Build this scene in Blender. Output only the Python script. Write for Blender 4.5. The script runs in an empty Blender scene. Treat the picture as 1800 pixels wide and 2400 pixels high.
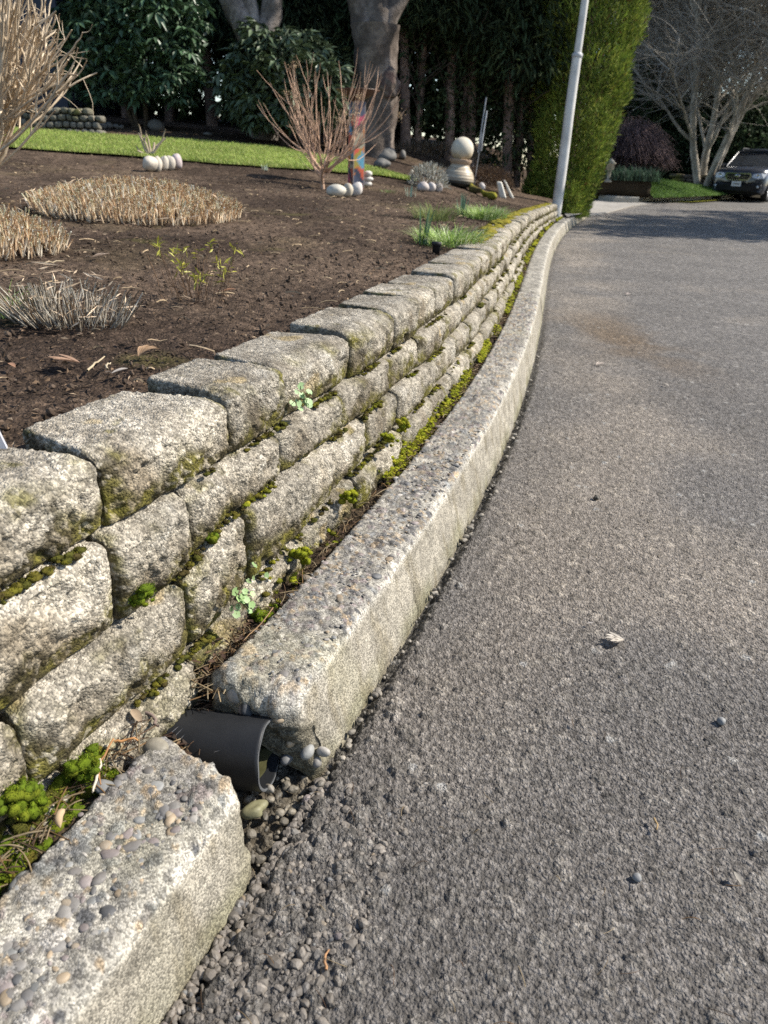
import bpy, math, random
import numpy as np
from mathutils import Vector, Matrix

# ------------------------------------------------------------------ camera, light, exposure
sc = bpy.context.scene
C = sc.collection
FPX, PITCH, ROLL, CAMH = 1750.0, math.radians(25.0), 0.04, 0.85      # focal length in photo pixels (2400 tall)
_R = np.array([1, 0, 0.]); _F = np.array([0, math.cos(PITCH), -math.sin(PITCH)]); _U = np.array([0, math.sin(PITCH), math.cos(PITCH)])
CR = math.cos(ROLL) * _R + math.sin(ROLL) * _U
CU = -math.sin(ROLL) * _R + math.cos(ROLL) * _U
CF = _F
cd = bpy.data.cameras.new('camera'); cam = bpy.data.objects.new('camera', cd); C.objects.link(cam)
cd.sensor_fit = 'VERTICAL'; cd.sensor_height = 36.0; cd.lens = 36.0 * FPX / 2400.0
cd.clip_start = 0.05; cd.clip_end = 3000
cam.matrix_world = Matrix(((CR[0], CU[0], -CF[0], 0), (CR[1], CU[1], -CF[1], 0), (CR[2], CU[2], -CF[2], CAMH), (0, 0, 0, 1)))
cd.dof.use_dof = True; cd.dof.focus_distance = 1.4; cd.dof.aperture_fstop = cd.lens / 3.4
sc.camera = cam

SUN_AZ, SUN_EL = math.radians(81), math.radians(42)                   # azimuth clockwise from the view direction
sund = Vector((math.sin(SUN_AZ) * math.cos(SUN_EL), math.cos(SUN_AZ) * math.cos(SUN_EL), math.sin(SUN_EL)))
w = bpy.data.worlds.new('World'); sc.world = w; w.use_nodes = True
nt = w.node_tree; nt.nodes.clear()
sky = nt.nodes.new('ShaderNodeTexSky'); sky.sky_type = 'NISHITA'; sky.sun_disc = False
sky.sun_elevation = SUN_EL; sky.sun_rotation = SUN_AZ; sky.dust_density = 0.6
bg = nt.nodes.new('ShaderNodeBackground'); bg.inputs['Strength'].default_value = 0.115
wo = nt.nodes.new('ShaderNodeOutputWorld')
nt.links.new(sky.outputs[0], bg.inputs[0]); nt.links.new(bg.outputs[0], wo.inputs[0])
ld = bpy.data.lights.new('sun', 'SUN'); ld.energy = 4.5; ld.angle = math.radians(0.53); ld.color = (1.0, 0.93, 0.82)
lo = bpy.data.objects.new('sun', ld); C.objects.link(lo); lo.rotation_euler = sund.to_track_quat('Z', 'Y').to_euler(); lo.location = (6, 4, 9)
sc.view_settings.view_transform = 'Standard'; sc.view_settings.look = 'None'; sc.view_settings.gamma = 1.0
sc.view_settings.use_curve_mapping = False; sc.view_settings.exposure = 0.88
sc.render.engine = 'CYCLES'; sc.cycles.max_bounces = 6; sc.cycles.transparent_max_bounces = 8; sc.cycles.use_denoising = False
sc.cycles.sample_clamp_indirect = 6

rng = np.random.default_rng(11)
random.seed(5)
U = lambda a, b, n=None: rng.uniform(a, b, n)

# ------------------------------------------------------------------ noise
def hsh(i, j, k, seed):
    h = (i.astype(np.int64) * 374761393 + j.astype(np.int64) * 668265263 + k.astype(np.int64) * 2147483647 + seed * 1274126177) & 0xffffffff
    h = ((h ^ (h >> 13)) * 1274126177) & 0xffffffff
    h = ((h ^ (h >> 15)) * 2246822519) & 0xffffffff
    return ((h ^ (h >> 16)) & 0xffffff) / 16777215.0
def vnoise(P, scale, seed=0):
    q = P / scale; f = np.floor(q); t = q - f; t = t * t * (3 - 2 * t); f = f.astype(np.int64)
    r = 0
    for dx in (0, 1):
        wx = t[:, 0] if dx else 1 - t[:, 0]
        for dy in (0, 1):
            wy = t[:, 1] if dy else 1 - t[:, 1]
            for dz in (0, 1):
                wz = t[:, 2] if dz else 1 - t[:, 2]
                r = r + wx * wy * wz * hsh(f[:, 0] + dx, f[:, 1] + dy, f[:, 2] + dz, seed)
    return r * 2 - 1
def fbm(P, scale, octv=3, seed=0):
    r = 0; a = 1; s = 0
    for o in range(octv):
        r = r + a * vnoise(P, scale / 2 ** o, seed + o * 17); s += a; a *= .5
    return r / s
def cells(P, size, seed=0, dim=3):
    """distance to the nearest jittered point (in cell units) and that point's hash"""
    q = P / size; f = np.floor(q).astype(np.int64)
    best = np.full(len(P), 9.); bid = np.zeros(len(P))
    for dx in (-1, 0, 1):
        for dy in (-1, 0, 1):
            for dz in ((-1, 0, 1) if dim == 3 else (0,)):
                i, j, k = f[:, 0] + dx, f[:, 1] + dy, (f[:, 2] + dz if dim == 3 else f[:, 2] * 0)
                px = i + hsh(i, j, k, seed); py = j + hsh(i, j, k, seed + 1)
                d = (q[:, 0] - px) ** 2 + (q[:, 1] - py) ** 2
                if dim == 3: d = d + (q[:, 2] - (k + hsh(i, j, k, seed + 2))) ** 2
                m = d < best
                best = np.where(m, d, best); bid = np.where(m, hsh(i, j, k, seed + 3), bid)
    return np.sqrt(best), bid
def sstep(a, b, x):
    t = np.clip((x - a) / (b - a), 0, 1); return t * t * (3 - 2 * t)
def lerp(a, b, t):
    a = np.asarray(a, float); b = np.asarray(b, float); t = np.asarray(t)[..., None]
    return a * (1 - t) + b * t

# ------------------------------------------------------------------ mesh helpers
def mk(name, V, F, mat, parent=None, col=None, smooth=True):
    V = np.asarray(V, np.float32)
    if not isinstance(F, (list, tuple)): F = [F]
    F = [np.asarray(f, np.int32) for f in F if len(f)]
    me = bpy.data.meshes.new(name)
    me.vertices.add(len(V)); me.vertices.foreach_set('co', V.ravel())
    nl = sum(f.size for f in F); me.loops.add(nl)
    me.loops.foreach_set('vertex_index', np.concatenate([f.ravel() for f in F]))
    st = []; o = 0
    for f in F:
        st.append(o + np.arange(len(f)) * f.shape[1]); o += f.size
    st = np.concatenate(st).astype(np.int32)
    me.polygons.add(len(st)); me.polygons.foreach_set('loop_start', st)
    me.polygons.foreach_set('use_smooth', np.full(len(st), smooth))
    if col is not None:
        a = me.attributes.new('Col', 'FLOAT_COLOR', 'POINT')
        c = np.ones((len(V), 4), np.float32); c[:, :3] = col; a.data.foreach_set('color', c.ravel())
    me.update(calc_edges=True); me.validate()
    if mat: me.materials.append(mat)
    ob = bpy.data.objects.new(name, me); C.objects.link(ob)
    if parent: ob.parent = parent
    return ob
def tag(o, label=None, cat=None, group=None, kind=None):
    if label: o['label'] = label
    if cat: o['category'] = cat
    if group: o['group'] = group
    if kind: o['kind'] = kind
    return o
def empty(name, loc, label, cat, group=None, rz=0):
    o = bpy.data.objects.new(name, None); C.objects.link(o); o.location = loc; o.rotation_euler = (0, 0, rz); o.empty_display_size = .1
    return tag(o, label, cat, group)
def local(parent, P):
    """world points -> the parent's own space (parents here have only a location and a z turn)"""
    P = np.asarray(P, float) - np.array(parent.location)
    a = -parent.rotation_euler[2]
    if a:
        x = P[..., 0] * math.cos(a) - P[..., 1] * math.sin(a); y = P[..., 0] * math.sin(a) + P[..., 1] * math.cos(a)
        P = np.stack([x, y, P[..., 2]], -1)
    return P
class MB:
    """collects shapes into one mesh"""
    def __init__(s): s.V = []; s.Q = []; s.T = []; s.K = []; s.n = 0
    def add(s, V, Q=None, T=None, col=(1, 1, 1)):
        V = np.asarray(V, float); s.V.append(V)
        if Q is not None and len(Q): s.Q.append(np.asarray(Q) + s.n)
        if T is not None and len(T): s.T.append(np.asarray(T) + s.n)
        col = np.asarray(col, float)
        s.K.append(np.broadcast_to(col, (len(V), 3)) if col.ndim == 1 else col)
        s.n += len(V); return s
    def build(s, name, mat, parent=None, smooth=True, world=True):
        V = np.concatenate(s.V)
        if parent is not None and world: V = local(parent, V)
        return mk(name, V, [np.concatenate(s.Q) if s.Q else [], np.concatenate(s.T) if s.T else []], mat, parent, np.concatenate(s.K), smooth)
def grid_faces(n, m, wrap=False):
    i, j = np.meshgrid(np.arange(n - 1), np.arange(m if wrap else m - 1), indexing='ij')
    j2 = (j + 1) % m
    return np.stack([i * m + j, (i + 1) * m + j, (i + 1) * m + j2, i * m + j2], -1).reshape(-1, 4)
def vnormals(V, Q):
    a, b, c, d = (V[Q[:, i]] for i in range(4))
    n = np.cross(c - a, d - b); N = np.zeros_like(V)
    for i in range(4):
        for k in range(3): N[:, k] += np.bincount(Q[:, i], n[:, k], len(V))
    return N / np.maximum(np.linalg.norm(N, axis=1), 1e-12)[:, None]
def tubes(L, R, m=5, cap=True):
    """L (n,K,3) centre lines, R (n,K) radii -> verts, quads"""
    L = np.asarray(L, float); R = np.asarray(R, float)
    if L.ndim == 2: L = L[None]; R = R[None]
    n, K, _ = L.shape
    T = np.gradient(L, axis=1); T /= np.maximum(np.linalg.norm(T, axis=2, keepdims=True), 1e-9)
    ref = np.where(np.abs(T[:, :1, 2:3]) > .8, np.array([1., 0, 0]), np.array([0, 0, 1.]))
    A = np.cross(T, np.broadcast_to(ref, T.shape)); A /= np.maximum(np.linalg.norm(A, axis=2, keepdims=True), 1e-9)
    B = np.cross(T, A)
    th = np.arange(m) * 2 * math.pi / m
    V = L[:, :, None] + R[:, :, None, None] * (A[:, :, None] * np.cos(th)[None, None, :, None] + B[:, :, None] * np.sin(th)[None, None, :, None])
    f = grid_faces(K, m, True)
    Q = (f[None] + (np.arange(n) * K * m)[:, None, None]).reshape(-1, 4)
    V = V.reshape(-1, 3)
    if cap and m == 4:
        base = (np.arange(n) * K * m)[:, None]
        Q = np.concatenate([Q, base + (K - 1) * m + np.array([[0, 1, 2, 3]])])
    return V, Q
def ico(sub=1):
    t = (1 + 5 ** .5) / 2
    V = [(-1, t, 0), (1, t, 0), (-1, -t, 0), (1, -t, 0), (0, -1, t), (0, 1, t), (0, -1, -t), (0, 1, -t), (t, 0, -1), (t, 0, 1), (-t, 0, -1), (-t, 0, 1)]
    F = [(0, 11, 5), (0, 5, 1), (0, 1, 7), (0, 7, 10), (0, 10, 11), (1, 5, 9), (5, 11, 4), (11, 10, 2), (10, 7, 6), (7, 1, 8), (3, 9, 4), (3, 4, 2), (3, 2, 6), (3, 6, 8), (3, 8, 9), (4, 9, 5), (2, 4, 11), (6, 2, 10), (8, 6, 7), (9, 8, 1)]
    V = [np.array(v) / np.linalg.norm(v) for v in V]
    for _ in range(sub):
        c = {}; G = []
        def mid(a, b):
            k = (min(a, b), max(a, b))
            if k not in c:
                p = V[a] + V[b]; V.append(p / np.linalg.norm(p)); c[k] = len(V) - 1
            return c[k]
        for a, b, d in F:
            x, y, z = mid(a, b), mid(b, d), mid(d, a)
            G += [(a, x, z), (b, y, x), (d, z, y), (x, y, z)]
        F = G
    return np.array(V), np.array(F)
ICO1, ICO2, ICO3 = ico(1), ico(2), ico(3)
def rotz(P, a):
    c, s = np.cos(a), np.sin(a); r = P.copy()
    r[..., 0] = P[..., 0] * c - P[..., 1] * s; r[..., 1] = P[..., 0] * s + P[..., 1] * c; return r
def pebbles(mb, centres, size, cols, flat=.6, lump=.18, base=ICO1, tilt=.25, squash=None):
    V0, F0 = base
    for c, s, k in zip(centres, size, cols):
        sx, sy, sz = s * U(.8, 1.25), s * U(.6, 1.0), s * flat * U(.8, 1.2)
        W = V0 * (1 + lump * vnoise(V0 + U(-50, 50, 3), .9, 3)[:, None]) * np.array([sx, sy, sz])
        a = U(-tilt, tilt); W = np.stack([W[:, 0] * math.cos(a) + W[:, 2] * math.sin(a), W[:, 1], W[:, 2] * math.cos(a) - W[:, 0] * math.sin(a)], 1)
        W = rotz(W, U(0, 6.28))
        mb.add(W + c, T=F0, col=k)
def rand_dirs(n, up=0):
    d = rng.normal(size=(n, 3)); d[:, 2] += up; return d / np.linalg.norm(d, axis=1, keepdims=True)
def leaves(Cn, D, Nn, ln, wd, fold=.25, droop=0.):
    """leaf-shaped two-quad pieces: base point, direction, side normal, length, width"""
    n = len(Cn); ln = np.broadcast_to(ln, n)[:, None]; wd = np.broadcast_to(wd, n)[:, None]
    S = np.cross(D, Nn); S /= np.maximum(np.linalg.norm(S, axis=1, keepdims=True), 1e-9); Nn = np.cross(S, D)
    tip = Cn + D * ln - Nn * droop * ln
    mid = Cn + D * ln * .5
    a = mid + S * wd * .5 + Nn * wd * fold; b = mid - S * wd * .5 + Nn * wd * fold
    V = np.stack([Cn, a, tip, b], 1).reshape(-1, 3)
    i = np.arange(n)[:, None] * 4
    return V, np.concatenate([i + np.array([[0, 1, 2]]), i + np.array([[0, 2, 3]])])
def blades(base, dirs, ln, wd, bend, K=4):
    """grass blades: strips that bend away along dirs (horizontal), K points each"""
    n = len(base); t = np.linspace(0, 1, K)[None, :, None]
    ln = np.broadcast_to(ln, n)[:, None, None]; bend = np.broadcast_to(bend, n)[:, None, None]; wd = np.broadcast_to(wd, n)[:, None, None]
    P = base[:, None] + np.array([0, 0, 1.]) * ln * (t - .45 * bend * t ** 2.2) + dirs[:, None] * ln * bend * (t ** 1.7)
    S = np.stack([-dirs[:, 1], dirs[:, 0], 0 * dirs[:, 0]], 1)[:, None]
    wv = wd * .5 * (1 - t ** 2 * .92)
    V = np.stack([P - S * wv, P + S * wv], 2).reshape(-1, 3)
    q = np.array([[2 * k, 2 * k + 1, 2 * k + 3, 2 * k + 2] for k in range(K - 1)])
    return V, (q[None] + (np.arange(n) * 2 * K)[:, None, None]).reshape(-1, 4)
def rbox(nx, ny, nz):
    """unit cube surface grid [-1,1]^3 with merged edges"""
    Vs = []; Qs = []; n = 0
    for ax in range(3):
        a, b = [(1, 2), (2, 0), (0, 1)][ax]; na, nb = (nx, ny, nz)[a], (nx, ny, nz)[b]
        ga, gb = np.meshgrid(np.linspace(-1, 1, na + 1), np.linspace(-1, 1, nb + 1), indexing='ij')
        for sgn in (-1, 1):
            P = np.zeros((ga.size, 3)); P[:, ax] = sgn; P[:, a] = ga.ravel(); P[:, b] = gb.ravel()
            f = grid_faces(na + 1, nb + 1)
            if sgn < 0: f = f[:, ::-1]
            Vs.append(P); Qs.append(f + n); n += len(P)
    V = np.concatenate(Vs); Q = np.concatenate(Qs)
    key = np.round((V + 2) * 1e5).astype(np.int64); _, ix, inv = np.unique(key, axis=0, return_index=True, return_inverse=True)
    return V[ix], inv.ravel()[Q]
def rounded(V, half, r):
    half = np.asarray(half, float); P = V * half; q = np.clip(P, -(half - r), half - r); n = P - q
    n /= np.maximum(np.linalg.norm(n, axis=1, keepdims=True), 1e-9)
    return q + n * r, n
def box(mb, c, half, col=(1, 1, 1), r=None, rz=0, n=(1, 1, 1)):
    V, Q = rbox(*n) if r is None else rbox(4, 4, 4)
    if r is not None:
        h = np.asarray(half, float); V = np.sign(V) * np.where(np.abs(V) > .9, 1, np.where(np.abs(V) > .4, 1 - r / h, 0)); P, _ = rounded(V, half, r)
    else: P = V * np.asarray(half, float)
    if rz: P = rotz(P, rz)
    return mb.add(P + np.asarray(c, float), Q=Q, col=col)
def lathe(mb, prof, c, m=40, col=(1, 1, 1)):
    prof = np.asarray(prof, float); th = np.arange(m) * 2 * math.pi / m
    V = np.stack([prof[:, 0, None] * np.cos(th), prof[:, 0, None] * np.sin(th), np.repeat(prof[:, 1, None], m, 1)], -1).reshape(-1, 3)
    col = np.asarray(col, float)
    if col.ndim == 2: col = np.repeat(col, m, 0)
    return mb.add(V + np.asarray(c, float), Q=grid_faces(len(prof), m, True)[:, ::-1], col=col)

# ------------------------------------------------------------------ materials
def mat(name, rough=.85, var=.25, vscale=40, bump=.3, bscale=120, base=None, spec=.3, trans=0., cells_amt=0., cscale=150, metal=0., coat=0., bdist=.002, obj=False, var2=0., v2scale=3):
    """colour attribute (or base) x two noises, voronoi grain, bump"""
    m = bpy.data.materials.new(name); m.use_nodes = True; t = m.node_tree; N = t.nodes; N.clear(); L = t.links
    out = N.new('ShaderNodeOutputMaterial'); b = N.new('ShaderNodeBsdfPrincipled')
    b.inputs['Roughness'].default_value = rough; b.inputs['Specular IOR Level'].default_value = spec; b.inputs['Metallic'].default_value = metal
    b.inputs['Coat Weight'].default_value = coat
    if obj:
        g = N.new('ShaderNodeTexCoord'); pos = g.outputs['Object']
    else:
        g = N.new('ShaderNodeNewGeometry'); pos = g.outputs['Position']
    if base is None:
        a = N.new('ShaderNodeAttribute'); a.attribute_name = 'Col'; c = a.outputs['Color']
    else:
        a = N.new('ShaderNodeRGB'); a.outputs[0].default_value = (*base, 1); c = a.outputs[0]
    def mul(c, fac_out, lo, hi):
        r = N.new('ShaderNodeMapRange'); r.inputs[1].default_value = .25; r.inputs[2].default_value = .75; r.inputs[3].default_value = lo; r.inputs[4].default_value = hi
        L.new(fac_out, r.inputs[0]); x = N.new('ShaderNodeVectorMath'); x.operation = 'SCALE'; L.new(c, x.inputs[0]); L.new(r.outputs[0], x.inputs['Scale']); return x.outputs[0]
    n1 = N.new('ShaderNodeTexNoise'); n1.inputs['Scale'].default_value = vscale; n1.inputs['Detail'].default_value = 4; L.new(pos, n1.inputs['Vector'])
    if var: c = mul(c, n1.outputs['Fac'], 1 - var, 1 + var)
    if var2:
        n3 = N.new('ShaderNodeTexNoise'); n3.inputs['Scale'].default_value = v2scale; n3.inputs['Detail'].default_value = 5; L.new(pos, n3.inputs['Vector']); c = mul(c, n3.outputs['Fac'], 1 - var2, 1 + var2)
    bh = None
    if cells_amt:
        v = N.new('ShaderNodeTexVoronoi'); v.inputs['Scale'].default_value = cscale; L.new(pos, v.inputs['Vector'])
        s = N.new('ShaderNodeSeparateColor'); L.new(v.outputs['Color'], s.inputs[0]); c = mul(c, s.outputs[0], 1 - cells_amt, 1 + cells_amt)
        bh = v.outputs['Distance']
    L.new(c, b.inputs['Base Color'])
    if bump:
        n2 = N.new('ShaderNodeTexNoise'); n2.inputs['Scale'].default_value = bscale; n2.inputs['Detail'].default_value = 3; L.new(pos, n2.inputs['Vector'])
        h = n2.outputs['Fac']
        if bh is not None:
            sb = N.new('ShaderNodeMath'); sb.operation = 'SUBTRACT'; L.new(h, sb.inputs[0]); L.new(bh, sb.inputs[1]); h = sb.outputs[0]
        bp = N.new('ShaderNodeBump'); bp.inputs['Strength'].default_value = bump; bp.inputs['Distance'].default_value = bdist
        L.new(h, bp.inputs['Height']); L.new(bp.outputs[0], b.inputs['Normal'])
    if trans:
        tr = N.new('ShaderNodeBsdfTranslucent'); L.new(c, tr.inputs['Color']); mx = N.new('ShaderNodeMixShader'); mx.inputs[0].default_value = trans
        L.new(b.outputs[0], mx.inputs[1]); L.new(tr.outputs[0], mx.inputs[2]); L.new(mx.outputs[0], out.inputs[0])
    else: L.new(b.outputs[0], out.inputs[0])
    return m
M = dict(
    asphalt=mat('asphalt', .8, .18, 200, 1., 420, cells_amt=.25, cscale=190, bdist=.006, var2=.14, v2scale=1.6, spec=.35),
    asphalt_far=mat('asphalt_far', .85, .12, 30, .3, 90, base=(.115, .108, .10), var2=.15, v2scale=.6, cells_amt=.25, cscale=60),
    stone=mat('cast_stone', .94, .22, 420, 1., 520, cells_amt=.36, cscale=270, bdist=.003, spec=.2, var2=.15, v2scale=14),
    kerb=mat('kerb_concrete', .9, .22, 480, .7, 600, cells_amt=.42, cscale=420, bdist=.0015, spec=.2, var2=.14, v2scale=9),
    pebble=mat('pebble', .6, .2, 90, .2, 300, spec=.4),
    soil=mat('soil', .95, .35, 70, .8, 300, cells_amt=.3, cscale=140, bdist=.006, spec=.1, var2=.2, v2scale=2.2),
    chip=mat('wood_chip', .9, .3, 60, .3, 400, spec=.15),
    straw=mat('straw', .75, .2, 50, .1, 300, trans=.3),
    moss=mat('moss', .95, .35, 150, .8, 700, trans=.12, spec=.1),
    leaf=mat('leaf', .5, .25, 25, .1, 200, trans=.25, spec=.4),
    glossy_leaf=mat('glossy_leaf', .42, .2, 12, .1, 120, trans=.08, spec=.5),
    cedar=mat('cedar_foliage', .75, .35, 6, .1, 60, trans=.22, spec=.2),
    bark=mat('bark', .9, .35, 18, .8, 60, bdist=.02, spec=.15, var2=.3, v2scale=4),
    twig=mat('twig', .8, .25, 30, .2, 200, spec=.25),
    plastic=mat('black_pipe_plastic', .5, .2, 30, .12, 300, base=(.012, .013, .015), spec=.4, obj=True),
    sludge=mat('sludge', .5, .4, 40, .5, 120, base=(.05, .048, .02)),
    whitestone=mat('white_stone', .7, .12, 14, .3, 60, obj=True),
    ceramic=mat('ceramic', .45, .15, 14, .1, 60, obj=True, spec=.4, var2=.12, v2scale=5),
    paint=mat('painted_board', .5, .1, 20, .1, 80, spec=.4),
    metal=mat('weathered_metal', .5, .2, 12, .15, 60, obj=True, metal=.5),
    pole=mat('pole_paint', .55, .12, 6, .2, 40, obj=True, spec=.4, var2=.12, v2scale=1.5),
    siding=mat('siding', .6, .1, 3, .1, 40, spec=.35, obj=True),
    grass=mat('grass_blade', .6, .2, 6, 0, 60, trans=.35, spec=.25),
    concrete=mat('far_concrete', .9, .15, 8, .3, 60, base=(.30, .28, .25), var2=.15, v2scale=1.2),
    carpaint=mat('car_paint', .28, .05, 4, 0, 10, base=(.026, .032, .046), coat=.8, spec=.5, obj=True),
    rubber=mat('rubber', .8, .1, 20, 0, 10, base=(.015, .015, .015), obj=True),
    blackplastic=mat('black_plastic', .5, .1, 20, 0, 10, base=(.012, .012, .013), obj=True),
    chrome=mat('chrome', .2, .05, 20, 0, 10, base=(.6, .6, .62), metal=1., obj=True),
    glass=mat('car_glass', .06, .05, 2, 0, 10, base=(.03, .036, .045), spec=1.0, obj=True),
    lens=mat('headlight_lens', .12, .1, 20, 0, 10, base=(.55, .58, .62), spec=.7, obj=True),
    white=mat('plain_white', .6, .08, 20, 0, 10, base=(.75, .75, .74), obj=True),
    fabric=mat('grey_sheet', .7, .06, 30, .05, 200, base=(.42, .42, .46), obj=True),
)

# ------------------------------------------------------------------ plan of the street: the kerb's foot is a curve, s along it, o to its left
_E = np.array([[-.214, .497], [-.173, .641], [-.136, .751], [-.081, .848], [-.019, 1.046], [.076, 1.301], [.207, 1.745], [.375, 2.27], [.562, 3.052], [.785, 4.075], [.976, 4.907], [1.38, 6.816], [1.86, 9.254], [2.404, 11.452], [3.199, 14.149], [4.833, 19.025]])
_pc = np.polyfit(np.log(_E[:, 1] + 1), _E[:, 0], 5)
def xe(y):
    y = np.asarray(y, float); yc = np.clip(y, .6, 18.5); l = np.log(yc + 1)
    return np.polyval(_pc, l) + np.polyval(np.polyder(_pc), l) / (yc + 1) * (y - yc)
_ys = np.linspace(-2, 26, 14001); _xs = xe(_ys)
_S = np.r_[0, np.cumsum(np.hypot(np.diff(_xs), np.diff(_ys)))]; _S -= np.interp(0, _ys, _S)
_tx = np.gradient(_xs, _S); _ty = np.gradient(_ys, _S)
def frame(s):
    s = np.asarray(s, float)
    return np.interp(s, _S, _xs), np.interp(s, _S, _ys), np.interp(s, _S, _tx), np.interp(s, _S, _ty)
def so(s, o, z):
    x, y, tx, ty = frame(s); return np.stack([x - ty * o, y + tx * o, np.broadcast_to(z, np.shape(x)) * 1.0], -1)
def offs(x, y):
    y = np.asarray(y, float); return (xe(y) - x) * np.interp(y, _ys, _ty)
S_END = 14.3                                              # where the block wall stops
def wall_drop(s): return .145 * sstep(3.5, 14.0, s)
def G(x, y):
    """height of the garden (left of the wall) or the verge / road"""
    x = np.asarray(x, float); y = np.asarray(y, float)
    o = offs(x, y); op = np.clip(o - .3, 0, 9); y2 = np.clip(y, 0, 12.5); s = np.interp(y, _ys, _S)
    wd = .4 + .35 * np.clip(y - 5, 0, 8)
    z = .462 - wall_drop(s) + .035 * op + .0025 * y2 ** 2 * (1 - np.exp(-op / wd)) + .05 * np.clip(y - 12.5, 0, 10) + .062 * np.clip(y - 8.2, 0, 5.5) * sstep(.6, 3.0, op)
    b = sstep(14.0, 14.8, y); z = z * (1 - b) + b * (.12 + (z - .12) * sstep(.3, 2.6, o))
    return np.where(o < .0, 0, np.where(o < .24, .13, z))
def Zr(y):
    """the street climbs a little beyond the bend"""
    y = np.asarray(y, float); return .125 * sstep(14, 28, y) + .004 * np.clip(y - 28, 0, 60)
def ray(px, py): return (px - 900) / FPX * CR - (py - 1200) / FPX * CU + CF
def at(px, py, dz=0):
    """where the line of sight through a photo pixel meets the ground"""
    r = ray(px, py); t = np.linspace(.3, 45, 9000); P = np.array([0, 0, CAMH]) + t[:, None] * r
    h = P[:, 2] - G(P[:, 0], P[:, 1]) - dz; i = np.argmax(h < 0)
    return P[i] if h[i] < 0 else P[-1]
def atr(px, py, dz=0):
    r = ray(px, py); t = np.linspace(5, 60, 11000); P = np.array([0, 0, CAMH]) + t[:, None] * r
    h = P[:, 2] - Zr(P[:, 1]) - dz; i = np.argmax(h < 0); return P[i] if h[i] < 0 else P[-1]
def atY(px, py, y):
    r = ray(px, py); return np.array([0, 0, CAMH]) + y / r[1] * r
def atz(px, py, z):
    r = ray(px, py); return np.array([0, 0, CAMH]) + (z - CAMH) / r[2] * r

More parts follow.
